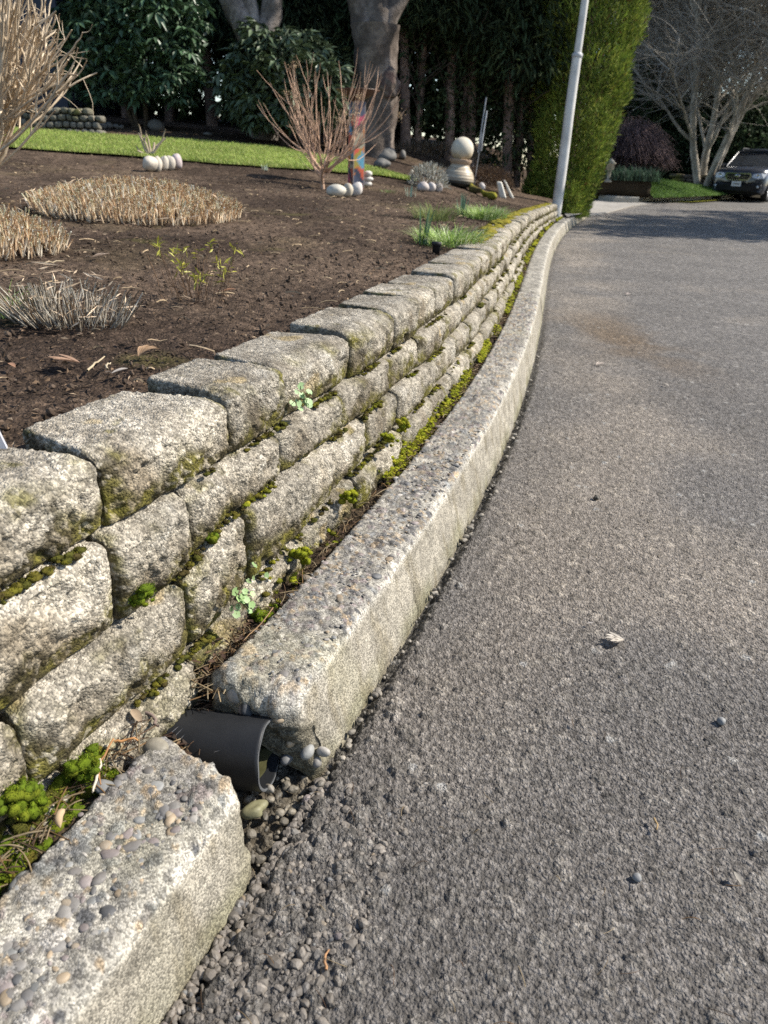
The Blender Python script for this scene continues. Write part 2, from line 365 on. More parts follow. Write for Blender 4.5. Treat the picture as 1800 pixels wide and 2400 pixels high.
# ------------------------------------------------------------------ ground and road
def geo(a, b, d0, g):
    v = [a]
    while v[-1] < b: v.append(v[-1] + max(d0, g * (v[-1])))
    return np.array(v)
def build_setting():
    # broad sheets to the horizon
    n = 40; xs = np.linspace(-700, 700, n); ys = np.linspace(-60, 1400, n); X, Y = np.meshgrid(xs, ys, indexing='ij')
    tag(mk('ground', np.stack([X.ravel(), Y.ravel(), np.full(X.size, -.09)], 1), grid_faces(n, n), M['soil'], col=(.05, .045, .03)), 'bare dark ground beyond the gardens', kind='structure')
    n = 60; xs = np.linspace(-6, 70, n); ys = np.linspace(-12, 75, n); X, Y = np.meshgrid(xs, ys, indexing='ij')
    tag(mk('far_road', np.stack([X.ravel(), Y.ravel(), Zr(Y.ravel()) - .045], 1), grid_faces(n, n), M['asphalt_far']), 'plain grey asphalt roadway running on beyond the bend', kind='structure')
    # road: fan of rows along the kerb, fine near, coarse far
    s = np.r_[np.arange(.1, 1.25, .0036), geo(1.25, 26, .0036, .0033)]
    t = np.linspace(0, 1, 350) ** 1.15
    Wd = np.where(s < 8, .30 + .78 * s, .30 + .78 * 8 + (s - 8) * 1.0)
    SS = np.repeat(s[:, None], len(t), 1); O = .004 - Wd[:, None] * t[None]
    P = so(SS.ravel(), O.ravel(), 0.0); d = np.hypot(P[:, 0], P[:, 1])
    o = -O.ravel(); P2 = P.copy(); P2[:, 2] = 0
    fade = 1 - sstep(2.5, 7, d)
    edge = (1 - sstep(.02, .22, o)) * (1 - .85 * sstep(.85, 1.5, SS.ravel()))                        # ravelled edge beside the kerb
    d1, i1 = cells(P2, .0088, 5, 2); d2, i2 = cells(P2, .024, 9, 2); d3, i3 = cells(P2, .0055, 31, 2)
    h = .0036 * (.2 + i1) * np.clip(1 - (d1 / .6) ** 3, 0, 1) ** .6 + .0024 * np.clip(1 - (d3 / .6) ** 2, 0, 1)
    big = (i2 > .80 - .35 * edge)
    h2 = .0075 * np.clip(1 - (d2 / (.30 + .35 * i2)) ** 2, 0, 1) ** .6 * big
    h = h + h2 * (.45 + .8 * edge)
    big2 = fbm(P2, .35, 3, 3)
    P[:, 2] = Zr(P[:, 1]) + (h - .004) * fade + .004 * big2 * (1 - sstep(6, 12, d)) - .020 * (1 - sstep(0, .035, o)) * (.4 + .6 * (1 - sstep(1.5, 6, d)))
    sand = sstep(-.2, .9, fbm(P2, .5, 3, 8) + .75 * np.exp(-((o - .30) / .30) ** 2) - .25) * sstep(.8, 1.4, SS.ravel())
    base = lerp((.150, .138, .126), (.225, .197, .166), sand)
    stain_shade = .8 * sstep(-.1, .9, fbm(P2, .7, 3, 21) + .0 * o); base = lerp(base, np.asarray(base) * .74, stain_shade)  # blotchy darkening: stains, also standing in for soft twig shadow
    ru = np.exp(-(((P[:, 0] - 1.32) / .28) ** 2 + ((P[:, 1] - 4.3) / .75) ** 2)); base = lerp(base, (.15, .105, .062), .85 * ru * sstep(-.5, .4, fbm(P2, .3, 3, 77) + ru - .4))
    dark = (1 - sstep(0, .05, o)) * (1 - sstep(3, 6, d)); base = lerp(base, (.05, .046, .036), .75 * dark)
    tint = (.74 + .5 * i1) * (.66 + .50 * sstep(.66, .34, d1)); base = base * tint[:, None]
    grey = (h2 > .002)[:, None]; base = np.where(grey, base * (.75 + .75 * ((i2 * 37) % 1))[:, None] * np.array([1., 1.0, .98]), base)
    pale = (i2 > .985)[:, None] & (d2 < .33)[:, None]; base = np.where(pale, np.array([.30, .29, .27]), base)
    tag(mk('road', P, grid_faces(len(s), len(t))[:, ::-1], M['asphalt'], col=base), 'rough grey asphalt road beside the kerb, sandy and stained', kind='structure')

    # planting bed soil
    s = np.r_[np.arange(.15, 1.4, .009), geo(1.4, 20, .009, .0075)]
    o = np.r_[np.arange(.40, 1.3, .009), .4 + geo(.9, 11.5, .009, .011)]
    SS, OO = np.meshgrid(s, o, indexing='ij'); P = so(SS.ravel(), OO.ravel(), 0.)
    P[:, 2] = G(P[:, 0], P[:, 1]); d = np.hypot(P[:, 0], P[:, 1]); P2 = P.copy(); P2[:, 2] = 0
    c1, k1 = cells(P2, .03, 3, 2); c2, k2 = cells(P2, .014, 13, 2)
    lump = .012 * fbm(P2, .16, 3, 5) + .006 * k1 * np.clip(1 - (c1 / .7) ** 2, 0, 1) + .005 * k2 * np.clip(1 - (c2 / .7) ** 2, 0, 1)
    P[:, 2] += lump * (1 - .6 * sstep(3, 9, d)) - .012
    P[:, 2] -= .02 * (1 - sstep(.40, .50, OO.ravel()))
    mixn = fbm(P2, .8, 3, 41)
    base = lerp((.043, .030, .022), (.102, .073, .052), sstep(-.5, .6, mixn + .7 * (k1 - .5)))
    base = lerp(base, (.10, .075, .045), .45 * sstep(.2, .6, fbm(P2, .45, 3, 90)) * sstep(.7, 1.2, OO.ravel()))
    base = base * (.7 + .7 * k2)[:, None]
    gm = sstep(.45, .7, fbm(P2, .25, 3, 19)) * (1 - sstep(4, 8, d)) * .35; base = lerp(base, (.09, .09, .02), gm)
    tag(mk('garden_bed', P, grid_faces(len(s), len(o)), M['soil'], col=base), 'dark brown mulched planting bed sloping up behind the wall', kind='structure')
    # strip of dirt between kerb and wall
    s = np.r_[np.arange(.15, 2.2, .008), geo(2.2, 15.5, .008, .008)]; o = np.linspace(.10, .34, 26)
    SS, OO = np.meshgrid(s, o, indexing='ij'); P = so(SS.ravel(), OO.ravel(), 0.); P2 = P.copy()
    c1, k1 = cells(P2, .02, 4, 2)
    P[:, 2] = .118 + .010 * fbm(P2, .08, 3, 2) + .008 * k1 * np.clip(1 - c1 / .7, 0, 1)
    gap = sstep(.70, .78, SS.ravel()) * (1 - sstep(.90, .97, SS.ravel())); P[:, 2] -= .075 * gap * (1 - sstep(.16, .30, OO.ravel()))
    base = lerp((.035, .026, .018), (.075, .055, .035), k1)
    tag(mk('dirt_strip', P, grid_faces(len(s), len(o)), M['soil'], col=base), 'narrow strip of dark dirt behind the kerb', kind='structure')
build_setting()
def outlet_dirt():
    s = np.linspace(.70, .97, 70); o = np.linspace(-.05, .215, 66); SS, OO = np.meshgrid(s, o, indexing='ij'); P = so(SS.ravel(), OO.ravel(), 0.); P2 = P.copy(); c1, k1 = cells(P2, .011, 4, 2); c2, k2 = cells(P2, .024, 14, 2)
    P[:, 2] = -.020 + .055 * sstep(.06, .20, OO.ravel()) + .007 * fbm(P2, .06, 3, 2) + .006 * k1 * np.clip(1 - (c1 / .6) ** 2, 0, 1) + .010 * (k2 > .6) * np.clip(1 - (c2 / .5) ** 2, 0, 1) - .02 * sstep(-.02, -.05, OO.ravel())
    tag(mk('outlet_dirt', P, grid_faces(70, 66), M['soil'], col=lerp((.07, .058, .042), (.13, .115, .09), k1)), 'gritty dirt under the pipe mouth between the kerb pieces', kind='structure')
outlet_dirt()

# ------------------------------------------------------------------ kerb
PEB = np.array([(.135, .130, .125), (.095, .095, .096), (.175, .165, .152), (.24, .20, .15), (.20, .17, .16), (.30, .28, .25), (.13, .12, .11), (.30, .235, .16), (.18, .18, .172)])
def kerb_piece(s0, s1, ds, ofront, label, near_end=True, far_end=True, batter=.03, rad=.035, dz=0., seed=0, step=.005, skew=0., pebs=()):
    zt = .14 + dz
    # profile from the back foot over the top to the road foot
    a = [(.182, -.02), (.180, .03), (.176, zt - .012), (.166, zt)]
    fx = ofront + batter
    a += [(fx + rad, zt)] + [(fx + rad - rad * math.sin(t), zt - rad * .85 * (1 - math.cos(t))) for t in np.linspace(.3, 1.35, 6)] + [(ofront + .002, .0), (ofront, -.03)]
    a = np.array(a); L = np.r_[0, np.cumsum(np.hypot(*np.diff(a, axis=0).T))]; m = int(L[-1] / step) + 1
    u = np.linspace(0, L[-1], m); pr = np.stack([np.interp(u, L, a[:, 0]), np.interp(u, L, a[:, 1])], 1)
    cen = np.array([.10, .05]); rings = []
    smid = list(np.arange(s0 + .03, s1 - .03, ds)) if not callable(ds) else ds(s0 + .03, s1 - .03)
    def ring(s, k, zk=1.): rings.append((s, pr * 1.0 if k == 1 else cen + (pr - cen) * k))
    if near_end:
        for k in np.linspace(.05, .80, 14): ring(s0, k)
        for t in np.linspace(.15, 1, 6): ring(s0 + .03 * (1 - math.cos(t * 1.57)), .80 + .2 * math.sin(t * 1.57))
    for s in smid: ring(s, 1)
    if far_end:
        for t in np.linspace(1, .15, 6): ring(s1 - .03 * (1 - math.cos(t * 1.57)), .80 + .2 * math.sin(t * 1.57))
        for k in np.linspace(.80, .05, 14): ring(s1, k)
    SS = np.concatenate([np.full(m, r[0]) for r in rings]); OO = np.concatenate([r[1][:, 0] for r in rings]); ZZ = np.concatenate([r[1][:, 1] for r in rings])
    S2 = SS + skew * (OO - .10) * sstep(s1 - .35, s1, SS) - abs(skew) * .35 * sstep(.09, .0, ZZ) * 0
    P = so(S2, OO, 0.); P[:, 2] = ZZ
    Q = grid_faces(len(rings), m)
    N = vnormals(P, Q)
    if N[len(rings) // 2 * m + m // 3, 2] < 0: Q = Q[:, ::-1]; N = -N
    d = np.hypot(P[:, 0], P[:, 1]); fade = 1 - .8 * sstep(3, 8, d)
    top = sstep(.4, .85, N[:, 2])
    c1, k1 = cells(P, .011, 7 + seed); c2, k2 = cells(P, .022, 8 + seed)
    h = .004 * fbm(P, .06, 3, 4 + seed) + top * (.0026 * np.clip(1 - (c1 / .8) ** 2, 0, 1) * k1 - .0022 * (k1 > .8)) + (1 - top) * .0012 * k1 * np.clip(1 - c1 / .6, 0, 1)
    pm = np.zeros(len(P), bool); pc = np.zeros((len(P), 3)); bare = sstep(-.35, .25, fbm(P, .16, 2, 88 + seed) + .5 * (OO > .075))
    for sz, prob, sd in pebs:
        c3, i3 = cells(P, sz, sd, 2); r3 = .26 + .26 * ((i3 * 53) % 1); mk_ = (i3 < prob * (.25 + .75 * bare)) & (c3 < r3) & (top > .4)
        h = h + np.where(mk_, np.sqrt(np.clip(1 - (c3 / r3) ** 2, 0, 1)) * sz * .08 + .0003, 0) - .0008 * ((c3 >= r3) & (c3 < r3 + .12) & (i3 < prob) & (top > .4))
        pm |= mk_; pc[mk_] = (PEB[((i3 * 811) % 1 * len(PEB)).astype(int)] * (.7 + .6 * ((i3 * 97) % 1))[:, None])[mk_]
    ck = np.zeros(len(P))
    for sc_ in (1.43, 2.62, 3.7):
        ck = np.maximum(ck, np.exp(-((SS - sc_ - .012 * vnoise(P * 1.0, .03, 3) - .05 * (OO - .1)) / .0026) ** 2))
    h = h - .004 * ck
    endf = (1 - sstep(0, .09, SS - s0)) if near_end else 0
    endg = (1 - sstep(0, .07, s1 - SS)) if far_end else 0
    rough = np.clip(endf + .5 * endg, 0, 1)
    h = h + rough * (.022 * fbm(P, .055, 4, 60 + seed) + .006 * np.clip(1 - (c2 / .6) ** 2, 0, 1))
    P = P + N * (h * fade)[:, None]
    if near_end:                                         # broken end: upper part overhangs, foot worn back
        P[:, :2] += (so(SS + .018, OO, 0)[:, :2] - so(SS, OO, 0)[:, :2]) * (endf * sstep(.11, .03, ZZ) * (.6 + .6 * fbm(P, .08, 2, 9)))[:, None]
        P[:, 2] -= endf ** 2 * .022 * (1 + .8 * fbm(P, .07, 2, 44)) * sstep(.06, .14, ZZ) * sstep(.14, .04, OO)
    base = lerp((.215, .20, .17), (.325, .305, .262), sstep(-.5, .5, fbm(P, .05, 3, 12 + seed)))
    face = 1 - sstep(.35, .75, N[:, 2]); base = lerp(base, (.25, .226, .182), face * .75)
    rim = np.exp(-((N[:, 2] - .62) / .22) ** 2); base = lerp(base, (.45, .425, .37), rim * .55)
    dk = (k1 < .30) * top * .55; base = lerp(base, (.12, .115, .11), dk)
    base = base * (.80 + .4 * k2)[:, None]
    grime = sstep(.05, .0, ZZ) * .55 * sstep(-.4, .4, fbm(P, .1, 3, 5)); base = lerp(base, (.13, .125, .06), grime)
    dirty = rough * sstep(-.6, .2, fbm(P, .06, 3, 71) + .9 * sstep(.12, .04, ZZ) - .2); base = lerp(base, (.085, .075, .05), .8 * dirty)
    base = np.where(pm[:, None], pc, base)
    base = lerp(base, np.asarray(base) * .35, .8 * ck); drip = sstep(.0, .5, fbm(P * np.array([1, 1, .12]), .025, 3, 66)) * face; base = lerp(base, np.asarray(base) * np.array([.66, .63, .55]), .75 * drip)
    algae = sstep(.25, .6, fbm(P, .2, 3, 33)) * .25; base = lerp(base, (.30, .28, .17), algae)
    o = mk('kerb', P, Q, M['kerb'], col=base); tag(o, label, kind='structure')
    return o
def peb_cols(n): return PEB[rng.integers(0, len(PEB), n)] * U(.75, 1.25, n)[:, None]
def embed(parent, s0, s1, o0, o1, n, smin, smax, zt):
    mb = MB(); s = U(s0, s1, n); o = U(o0, o1, n); size = smin + (smax - smin) * rng.random(n) ** 4
    P = so(s, o, zt); P[:, 2] -= size * U(.22, .32, n)
    pebbles(mb, P, size, peb_cols(n), flat=.34, lump=.25, tilt=.1)
    tag(mb.build('embedded_gravel', M['pebble'], parent), 'rounded grey and tan pebbles set in the concrete', kind='stuff')
k0 = kerb_piece(-.6, .768, .0042, .0, 'near kerb block with bared pebbles, its rounded end beside the black pipe', near_end=False, batter=.016, rad=.032, dz=-.004, seed=3, step=.0042, skew=.32, pebs=((.040, .34, 401), (.022, .5, 402), (.012, .5, 403)))
embed(k0, .2, .73, .045, .172, 420, .0035, .014, .1372)
k1 = kerb_piece(.912, 5.1, lambda a, b: list(np.arange(a, 1.9, .0042)) + list(geo(1.9, b, .0042, .005)[:-1]), .0, 'pale kerb with a broken pebbly end above the pipe and a worn top', far_end=True, step=.0042, pebs=((.034, .34, 411), (.019, .55, 412), (.011, .55, 413)))
embed(k1, .94, 2.3, .045, .172, 620, .003, .0115, .1415)
k2 = kerb_piece(5.112, 9.4, .03, .0, 'middle kerb length beyond the dark joint', seed=5, step=.012)
k3 = kerb_piece(9.41, 17.2, .06, .0, 'far kerb length curving toward the driveway', seed=6, step=.015)
mb = MB()                                                # bigger stones bared in the broken end
e = [(.930, .135, .112, .021), (.918, .115, .098, .013), (.925, .060, .098, .013), (.905, .088, .09, .011), (.930, .045, .05, .011), (.935, .02, .035, .012), (.95, .0, .03, .011), (.915, .10, .07, .012), (.94, .008, .015, .010), (.925, .05, .02, .012)]
pebbles(mb, [so(a - .010, b, c) for a, b, c, d in e], [d for *_, d in e], peb_cols(len(e)) * 1.1, flat=.75, lump=.12, base=ICO2)
tag(mb.build('embedded_gravel', M['pebble'], k1), 'larger smooth pebbles bared in the broken kerb end', kind='stuff')

# ------------------------------------------------------------------ retaining wall of cast stone blocks
wall = empty('retaining_wall', tuple(so(2.0, .25, .12)), 'low curved retaining wall of mossy tan concrete blocks beside the kerb', 'wall')
MOSS = []                                                # places where cushions grow
def z12(s): return .398 - wall_drop(s)
def z23(s): return .266 + .046 * sstep(.90, 1.12, s) - .008 * sstep(1.3, 1.9, s) - wall_drop(s)
def z34(s): return .150 + .028 * sstep(.95, 1.25, s) + .028 * sstep(1.25, 1.8, s) - wall_drop(s)
def ztop(s): return .502 - wall_drop(s)
def zfoot(s): return .06 + .045 * sstep(.8, 1.2, s) - wall_drop(s)
def block(s0, s1, fb, ft, of, depth, res, seed, jz=0.):
    """one rock-faced block between s0 and s1, face at offset of"""
    sm = (s0 + s1) / 2; x, y, tx, ty = (float(v) for v in frame(sm)); L = (s1 - s0) * 1.0; H = float(ft(sm) - fb(sm))
    half = np.array([L / 2, depth / 2, H / 2]); nn = np.maximum(2, np.ceil(2 * half / res)).astype(int); nn = np.minimum(nn, (110, 60, 40))
    V, Q = rbox(*nn); 
    front = V[:, 1] < 0
    P, N = rounded(V, half, min(.0075, H * .2))
    t = (V[:, 1] + 1) / 2                                 # 0 at the face, 1 at the back
    r2 = np.clip((V[:, 2] + .1) / 1.1, 0, 1) ** 3 * np.clip(1 - t * 4.2, 0, 1) ** 1.5
    P[:, 2] -= (.004 + .012 * hsh(np.array([seed]), np.array([4]), np.array([1]), 3)[0]) * r2                                  # worn upper arris
    bul = (1 - t) ** 3
    P[:, 1] -= bul * (.005 * (1 - V[:, 2] ** 2) * (1 - V[:, 0] ** 4)) 
    P[:, 1] += bul * .006 * np.abs(V[:, 0]) ** 10 + bul * .004 * np.clip(-V[:, 2], 0, 1) ** 4
    P[:, 0] *= 1 - (.24 + .08 * hsh(np.array([seed]), np.array([1]), np.array([2]), 3)[0]) * t                                # tapers to the back
    nz = np.stack([-ty * 0 + 0 * t], 0)
    W = np.stack([x + tx * P[:, 0] - ty * (of + depth / 2 + P[:, 1]), y + ty * P[:, 0] + tx * (of + depth / 2 + P[:, 1]), (fb(sm + P[:, 0]) + ft(sm + P[:, 0])) / 2 + P[:, 2] * (ft(sm + P[:, 0]) - fb(sm + P[:, 0])) / H + jz * (V[:, 2] * .5 + .5)], 1)
    NW = np.stack([tx * N[:, 0] - ty * N[:, 1], ty * N[:, 0] + tx * N[:, 1], N[:, 2]], 1)
    off = np.array([seed * 3.17, seed * 1.31, seed * .77])
    q = W + off
    fr = np.clip(1 - t * 2.5, 0, 1)
    c1, i1 = cells(q, .0078, 2); c2, i2 = cells(q, .022, 6)
    h = fr * (.0035 * (1 - 2.6 * np.abs(vnoise(q, .085, 71))) + .0032 * (1 - 2.6 * np.abs(vnoise(q, .035, 72))) + .0045 * fbm(q, .04, 3, 1) + .0028 * np.clip(1 - (c2 / .65) ** 2, 0, 1) * i2 * (i2 > .3)) + (.0034 * fr + .0020) * np.clip(1 - (c1 / .8) ** 2, 0, 1) * i1 + .0018 * vnoise(q, .006, 8)
    h -= fr * .007 * sstep(.22, .40, fbm(q, .06, 2, 51)); h -= fr * .0045 * sstep(.3, .5, fbm(q, .018, 2, 53))
    att = 1 - .75 * np.clip(np.abs(V[:, 0]) ** 8 + np.abs(V[:, 2]) ** 6, 0, 1) * fr
    W = W + NW * (h * att)[:, None]
    base = lerp((.215, .188, .147), (.345, .312, .255), sstep(-.6, .5, fbm(q, .045, 3, 3) + .35 * fr))
    bt = .82 + .36 * hsh(np.array([seed]), np.array([7]), np.array([3]), 1)[0]; spk = bt * np.where(i1 > .78, 1.22, np.where(i1 < .24, .68, .98)); base = base * spk[:, None]
    lic = sstep(.30, .5, fbm(q, .05, 2, 61)) * fr; base = lerp(base, (.50, .485, .44), .25 * lic * (i1 > .3))
    stn = sstep(-.15, .55, fbm(q, .085, 3, 91) - .25 * V[:, 2]); base = lerp(base, base * np.array([.52, .47, .40]), .85 * stn * fr)
    tone = fbm(q, .12, 2, 95); base = base * (1 + .22 * tone)[:, None]
    och = sstep(.50, .62, fbm(q, .06, 2, 15)); base = lerp(base, (.36, .26, .10), .45 * och)
    low = sstep(.25, -1.0, V[:, 2]) * fr; end = sstep(.72, 1., np.abs(V[:, 0]))
    m = sstep(.15, .62, .55 * low + .32 * end * (.3 + fr * .5) + .60 * fbm(q, .07, 3, 25) + .16 + .20 * (V[:, 2] < -.55) * fr)
    m = np.clip(m + (.35 * sstep(-.3, .3, fbm(q, .09, 2, 77)) if fb is zfoot else 0), 0, 1); m = np.maximum(m * fr, .8 * sstep(.36, .52, fbm(q, .05, 3, 35)) * (V[:, 2] > .9) * .8)
    m = np.maximum(m, sstep(.93, 1., np.abs(V[:, 0])) * (1 - fr) * sstep(-.3, .2, fbm(q, .05, 2, 7)) * .85)
    mc = lerp((.050, .040, .017), (.125, .112, .018), sstep(-.3, .5, fbm(q, .03, 2, 45) + .2 * (V[:, 2] > .9)))
    base = lerp(base, mc * (.75 + .5 * i1)[:, None], m * (.45 + .5 * (i1 < .8)))
    o = mk('stone_block', local(wall, W), Q[:, ::-1] if False else Q, M['stone'], wall, base)
    return o
def row(fb, ft, of, depth, seams, s_last, lmin, lmax, seed):
    s = list(seams)
    while s[-1] < s_last: s.append(s[-1] + U(lmin, lmax))
    for k in range(len(s) - 1):
        a, b = s[k], s[k + 1]; m = (a + b) / 2; dr = float(wall_drop(m))
        x, y, _, _ = frame(m); d = math.hypot(float(x), float(y))
        res = .0034 if d < 1.4 else .006 if d < 2.6 else .010 if d < 5 else .022
        if ft(m) < .12: continue
        block(a + .0026, b - .0026, fb, (lambda q: ft(q) - .0015), of + U(-.007, .007), depth, res, seed + k, U(-.004, .004) if fb is z12 else 0.)
row(z12, ztop, .268, .175, [.36, .60, .843, 1.15, 1.365, 1.706, 2.025, 2.273, 2.526, 2.82, 3.14, 3.514, 3.85, 4.25, 4.676], 14.0, .28, .40, 100)
row(z23, z12, .250, .19, [.26, .50, .822, .995, 1.30, 1.605, 1.954, 2.24, 2.609, 2.95, 3.323], 14.1, .28, .40, 300)
row(z34, z23, .232, .20, [.30, .622, .952, 1.137, 1.389, 1.733, 1.982, 2.40, 2.782], 14.2, .28, .40, 500)
row(zfoot, z34, .214, .21, [.22, .46, .675, .933, 1.099, 1.326, 1.614, 1.967], 14.2, .28, .40, 700)

# ------------------------------------------------------------------ drain pipe
def drain_pipe():
    p0 = np.array(atz(630, 1767, .052)); a = np.array(atz(395, 1702, .075)); d = p0 - a; d[2] = .012
    ln = .30; d /= np.linalg.norm(d)
    th = empty('drain_pipe', tuple(p0), 'black plastic drain pipe stub poking out between two kerb pieces', 'pipe')
    R, r = .054, .0478; m = 48
    s = np.cross(d, (0, 0, 1.)); s /= np.linalg.norm(s); u = np.cross(s, d)
    prof = [(0.0, r), (-.0, r + .001), (.0012, r + .002), (.0012, R - .0015), (0, R - .0002), (-.004, R), (-.06, R), (-.14, R), (-ln, R)]
    inn = [(-ln, r), (-.14, r), (-.05, r), (0, r)]
    def ringset(pr, col):
        an = np.arange(m) * 2 * math.pi / m
        V = np.concatenate([p0 + d * (x + (.0006 * np.sin(an * 3 + 1) + .0005 * np.sin(an * 7) if x > -.01 else 0 * an))[:, None] + rr * (s * np.cos(an)[:, None] + u * np.sin(an)[:, None]) for x, rr in pr])
        return V, grid_faces(len(pr), m, True)
    mb = MB(); V, Q = ringset(prof, 0); mb.add(V, Q=Q); mb.build('pipe_wall', M['plastic'], th)
    mb = MB(); V, Q = ringset(inn, 0); mb.add(V, Q=Q); mb.build('pipe_bore', M['plastic'], th)
    mb = MB(); V, Q = ringset([(.0014, r + .0012), (.0022, r + .003), (.0014, R - .001)], 0); mb.add(V, Q=Q, col=(.085, .088, .092)); mb.build('pipe_rim_highlight', M['pebble'], th)  # lighter grey ring: the rim's highlight put into its colour
    # sediment lying in the bore
    n1, n2 = 30, 16; t = np.linspace(-.006, -ln + .01, n1); X = []
    for x in t:
        for k in np.linspace(-1, 1, n2):
            lv = -.016 + .006 * math.sin(x * 30) - max(0, .02 + x) * .35
            wv = math.sqrt(max(1e-6, r * r - lv * lv)) * .995
            X.append(p0 + d * (x + .003 * math.sin(k * 5)) + s * k * wv + u * (lv + .002 * math.sin(k * 4 + x * 60)))
    mb = MB(); mb.add(X, Q=grid_faces(n1, n2)); mb.build('sediment', M['sludge'], th)
    # scratches and a pale mark on top of the pipe
    mb = MB()
    for x, an, ln2, q in [(-.125, 1.05, .012, .8), (-.131, 1.15, .009, .75), (-.117, .95, .007, .85), (-.06, .7, .005, .3), (-.16, 1.3, .006, .4)]:
        pts = []
        for k in np.linspace(-1, 1, 4):
            aa = an + k * ln2 * q / R; xx = x + k * ln2 * (1 - abs(q) * .6)
            pts.append(p0 + d * xx - (s * math.cos(aa) * -1 - u * math.sin(aa)) * (R + .0002))
        V, Q = tubes(np.array(pts), np.full(4, .00022), 4); mb.add(V, Q=Q, col=(.30, .30, .31))
    tag(mb.build('scratch_mark', M['twig'], th), kind='stuff')
drain_pipe()

# ------------------------------------------------------------------ moss, gravel, litter
def moss():
    mb = MB()
    def tuft(c, r, hf, col, n):
        V0, F0 = ICO1
        W = rotz(V0 * (1 + .35 * vnoise(V0 + U(-40, 40, 3), .7, 2)[:, None]) * np.array([r, r * U(.6, 1.1), r * hf]), U(0, 6.28))
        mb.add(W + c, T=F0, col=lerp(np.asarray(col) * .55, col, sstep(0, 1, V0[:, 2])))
        if n:
            k = rng.integers(0, len(V0), n); k = k[V0[k][:, 2] > -.1]; j = W[k] * U(.7, 1.1, (len(k), 1)) + rng.normal(size=(len(k), 3)) * r * .25; D = V0[k] * .6 + rng.normal(size=(len(k), 3)) * .4 + np.array([.2, -.05, .6]); D /= np.linalg.norm(D, axis=1, keepdims=True)
            Vv, Tt = leaves(j + c, D, rand_dirs(len(k)), U(.0018, .0042, len(k)), .0014); mb.add(Vv, T=Tt, col=np.repeat(np.asarray(col) * U(.65, 1.5, (len(k), 1)), 4, 0))
    YG = [(.29, .30, .022), (.22, .245, .018), (.33, .31, .03), (.14, .145, .016), (.12, .105, .02)]
    OL = [(.12, .105, .02), (.085, .085, .018), (.15, .14, .02), (.07, .055, .02)]
    ns = np.concatenate([U(1.06, 1.9, 520), U(1.08, 3.4, 1700), U(3.4, 7.5, 700), U(7.5, 14, 420)])
    for s in ns:
        f = fbm(np.array([[s, 0, 0.]]), .22, 3, 6)[0]; o = .193 + rng.normal() * .009
        if f + rng.normal() * .12 < -.10 or o < .170: continue
        k = 1 if s < 3.4 else 1.7 if s < 7.5 else 2.8
        z = .126 + max(0, o - .180) * 1.3; col = YG[rng.integers(0, 5)] if f < .25 else YG[rng.integers(0, 3)]
        tuft(so(s, o, z), U(.003, .0085) * k, U(.3, .6), col, 44 if s < 2.4 else 14)
    for (o, zf) in ((.226, z34), (.245, z23), (.263, z12)):
        for s in np.concatenate([U(.45, 2.6, 420), U(2.6, 12, 420)]):
            f = fbm(np.array([[s, o * 40, 0.]]), .12, 2, 16)[0]
            if f < .08: continue
            tuft(so(s, o + rng.normal() * .004, float(zf(s)) - .002 + U(-.002, .004)), U(.003, .008) * (1 if s < 3 else 1.8), U(.3, .6), OL[rng.integers(0, 4)] if f < .42 else YG[rng.integers(1, 5)], 30 if s < 2.4 else 8)
    def patch(px, py, o, R, n, cols, rz=1.):
        rr = ray(px, py); ts = np.linspace(.5, 3, 2500); Q = np.array([0, 0, CAMH]) + ts[:, None] * rr; i = np.argmin(np.abs(offs(Q[:, 0], Q[:, 1]) - o)); c = Q[i]
        for _ in range(n): tuft(c + rng.normal(size=3) * np.array([R * .45, R * .45, R * .35 * rz]), U(.004, .009), U(.5, .8), cols[rng.integers(0, len(cols))], 60)
    G2 = [(.095, .14, .012), (.12, .17, .012), (.15, .18, .015)]
    for px, py, o, R, n in [(325, 1400, .238, .016, 26), (345, 1385, .238, .010, 12), (612, 1442, .198, .016, 24), (640, 1425, .196, .010, 10), (705, 1300, .195, .02, 22), (820, 1165, .19, .02, 26), (500, 1262, .238, .008, 8), (945, 1000, .187, .02, 24), (915, 1030, .188, .014, 14)]: patch(px, py, o, R, n, G2 if px < 650 else YG[:3])
    for _ in range(360):
        s = U(.36, .72); o = U(.192, .226); z = .112 + (o - .192) * .9 + U(-.004, .004)
        tuft(so(s, o, z), U(.005, .011), U(.4, .75), G2[rng.integers(0, 3)] if rng.random() < .7 else OL[rng.integers(0, 3)], 70)
    for px, py in [(45, 1860), (70, 1850), (185, 1795), (200, 1800), (190, 1810), (215, 1790), (30, 1880), (60, 1885), (90, 1890)]: patch(px, py, .206, .013, 16, G2)
    for s in U(4.2, 13.5, 420):
        tuft(so(s, U(.35, .46), float(ztop(s)) - .002), U(.012, .04), U(.2, .4), [(.27, .225, .03), (.23, .21, .03), (.20, .17, .03)][rng.integers(0, 3)], 12)
    tag(mb.build('moss', M['moss']), 'green and olive moss mats along the foot and ledges of the block wall', kind='stuff')
moss()
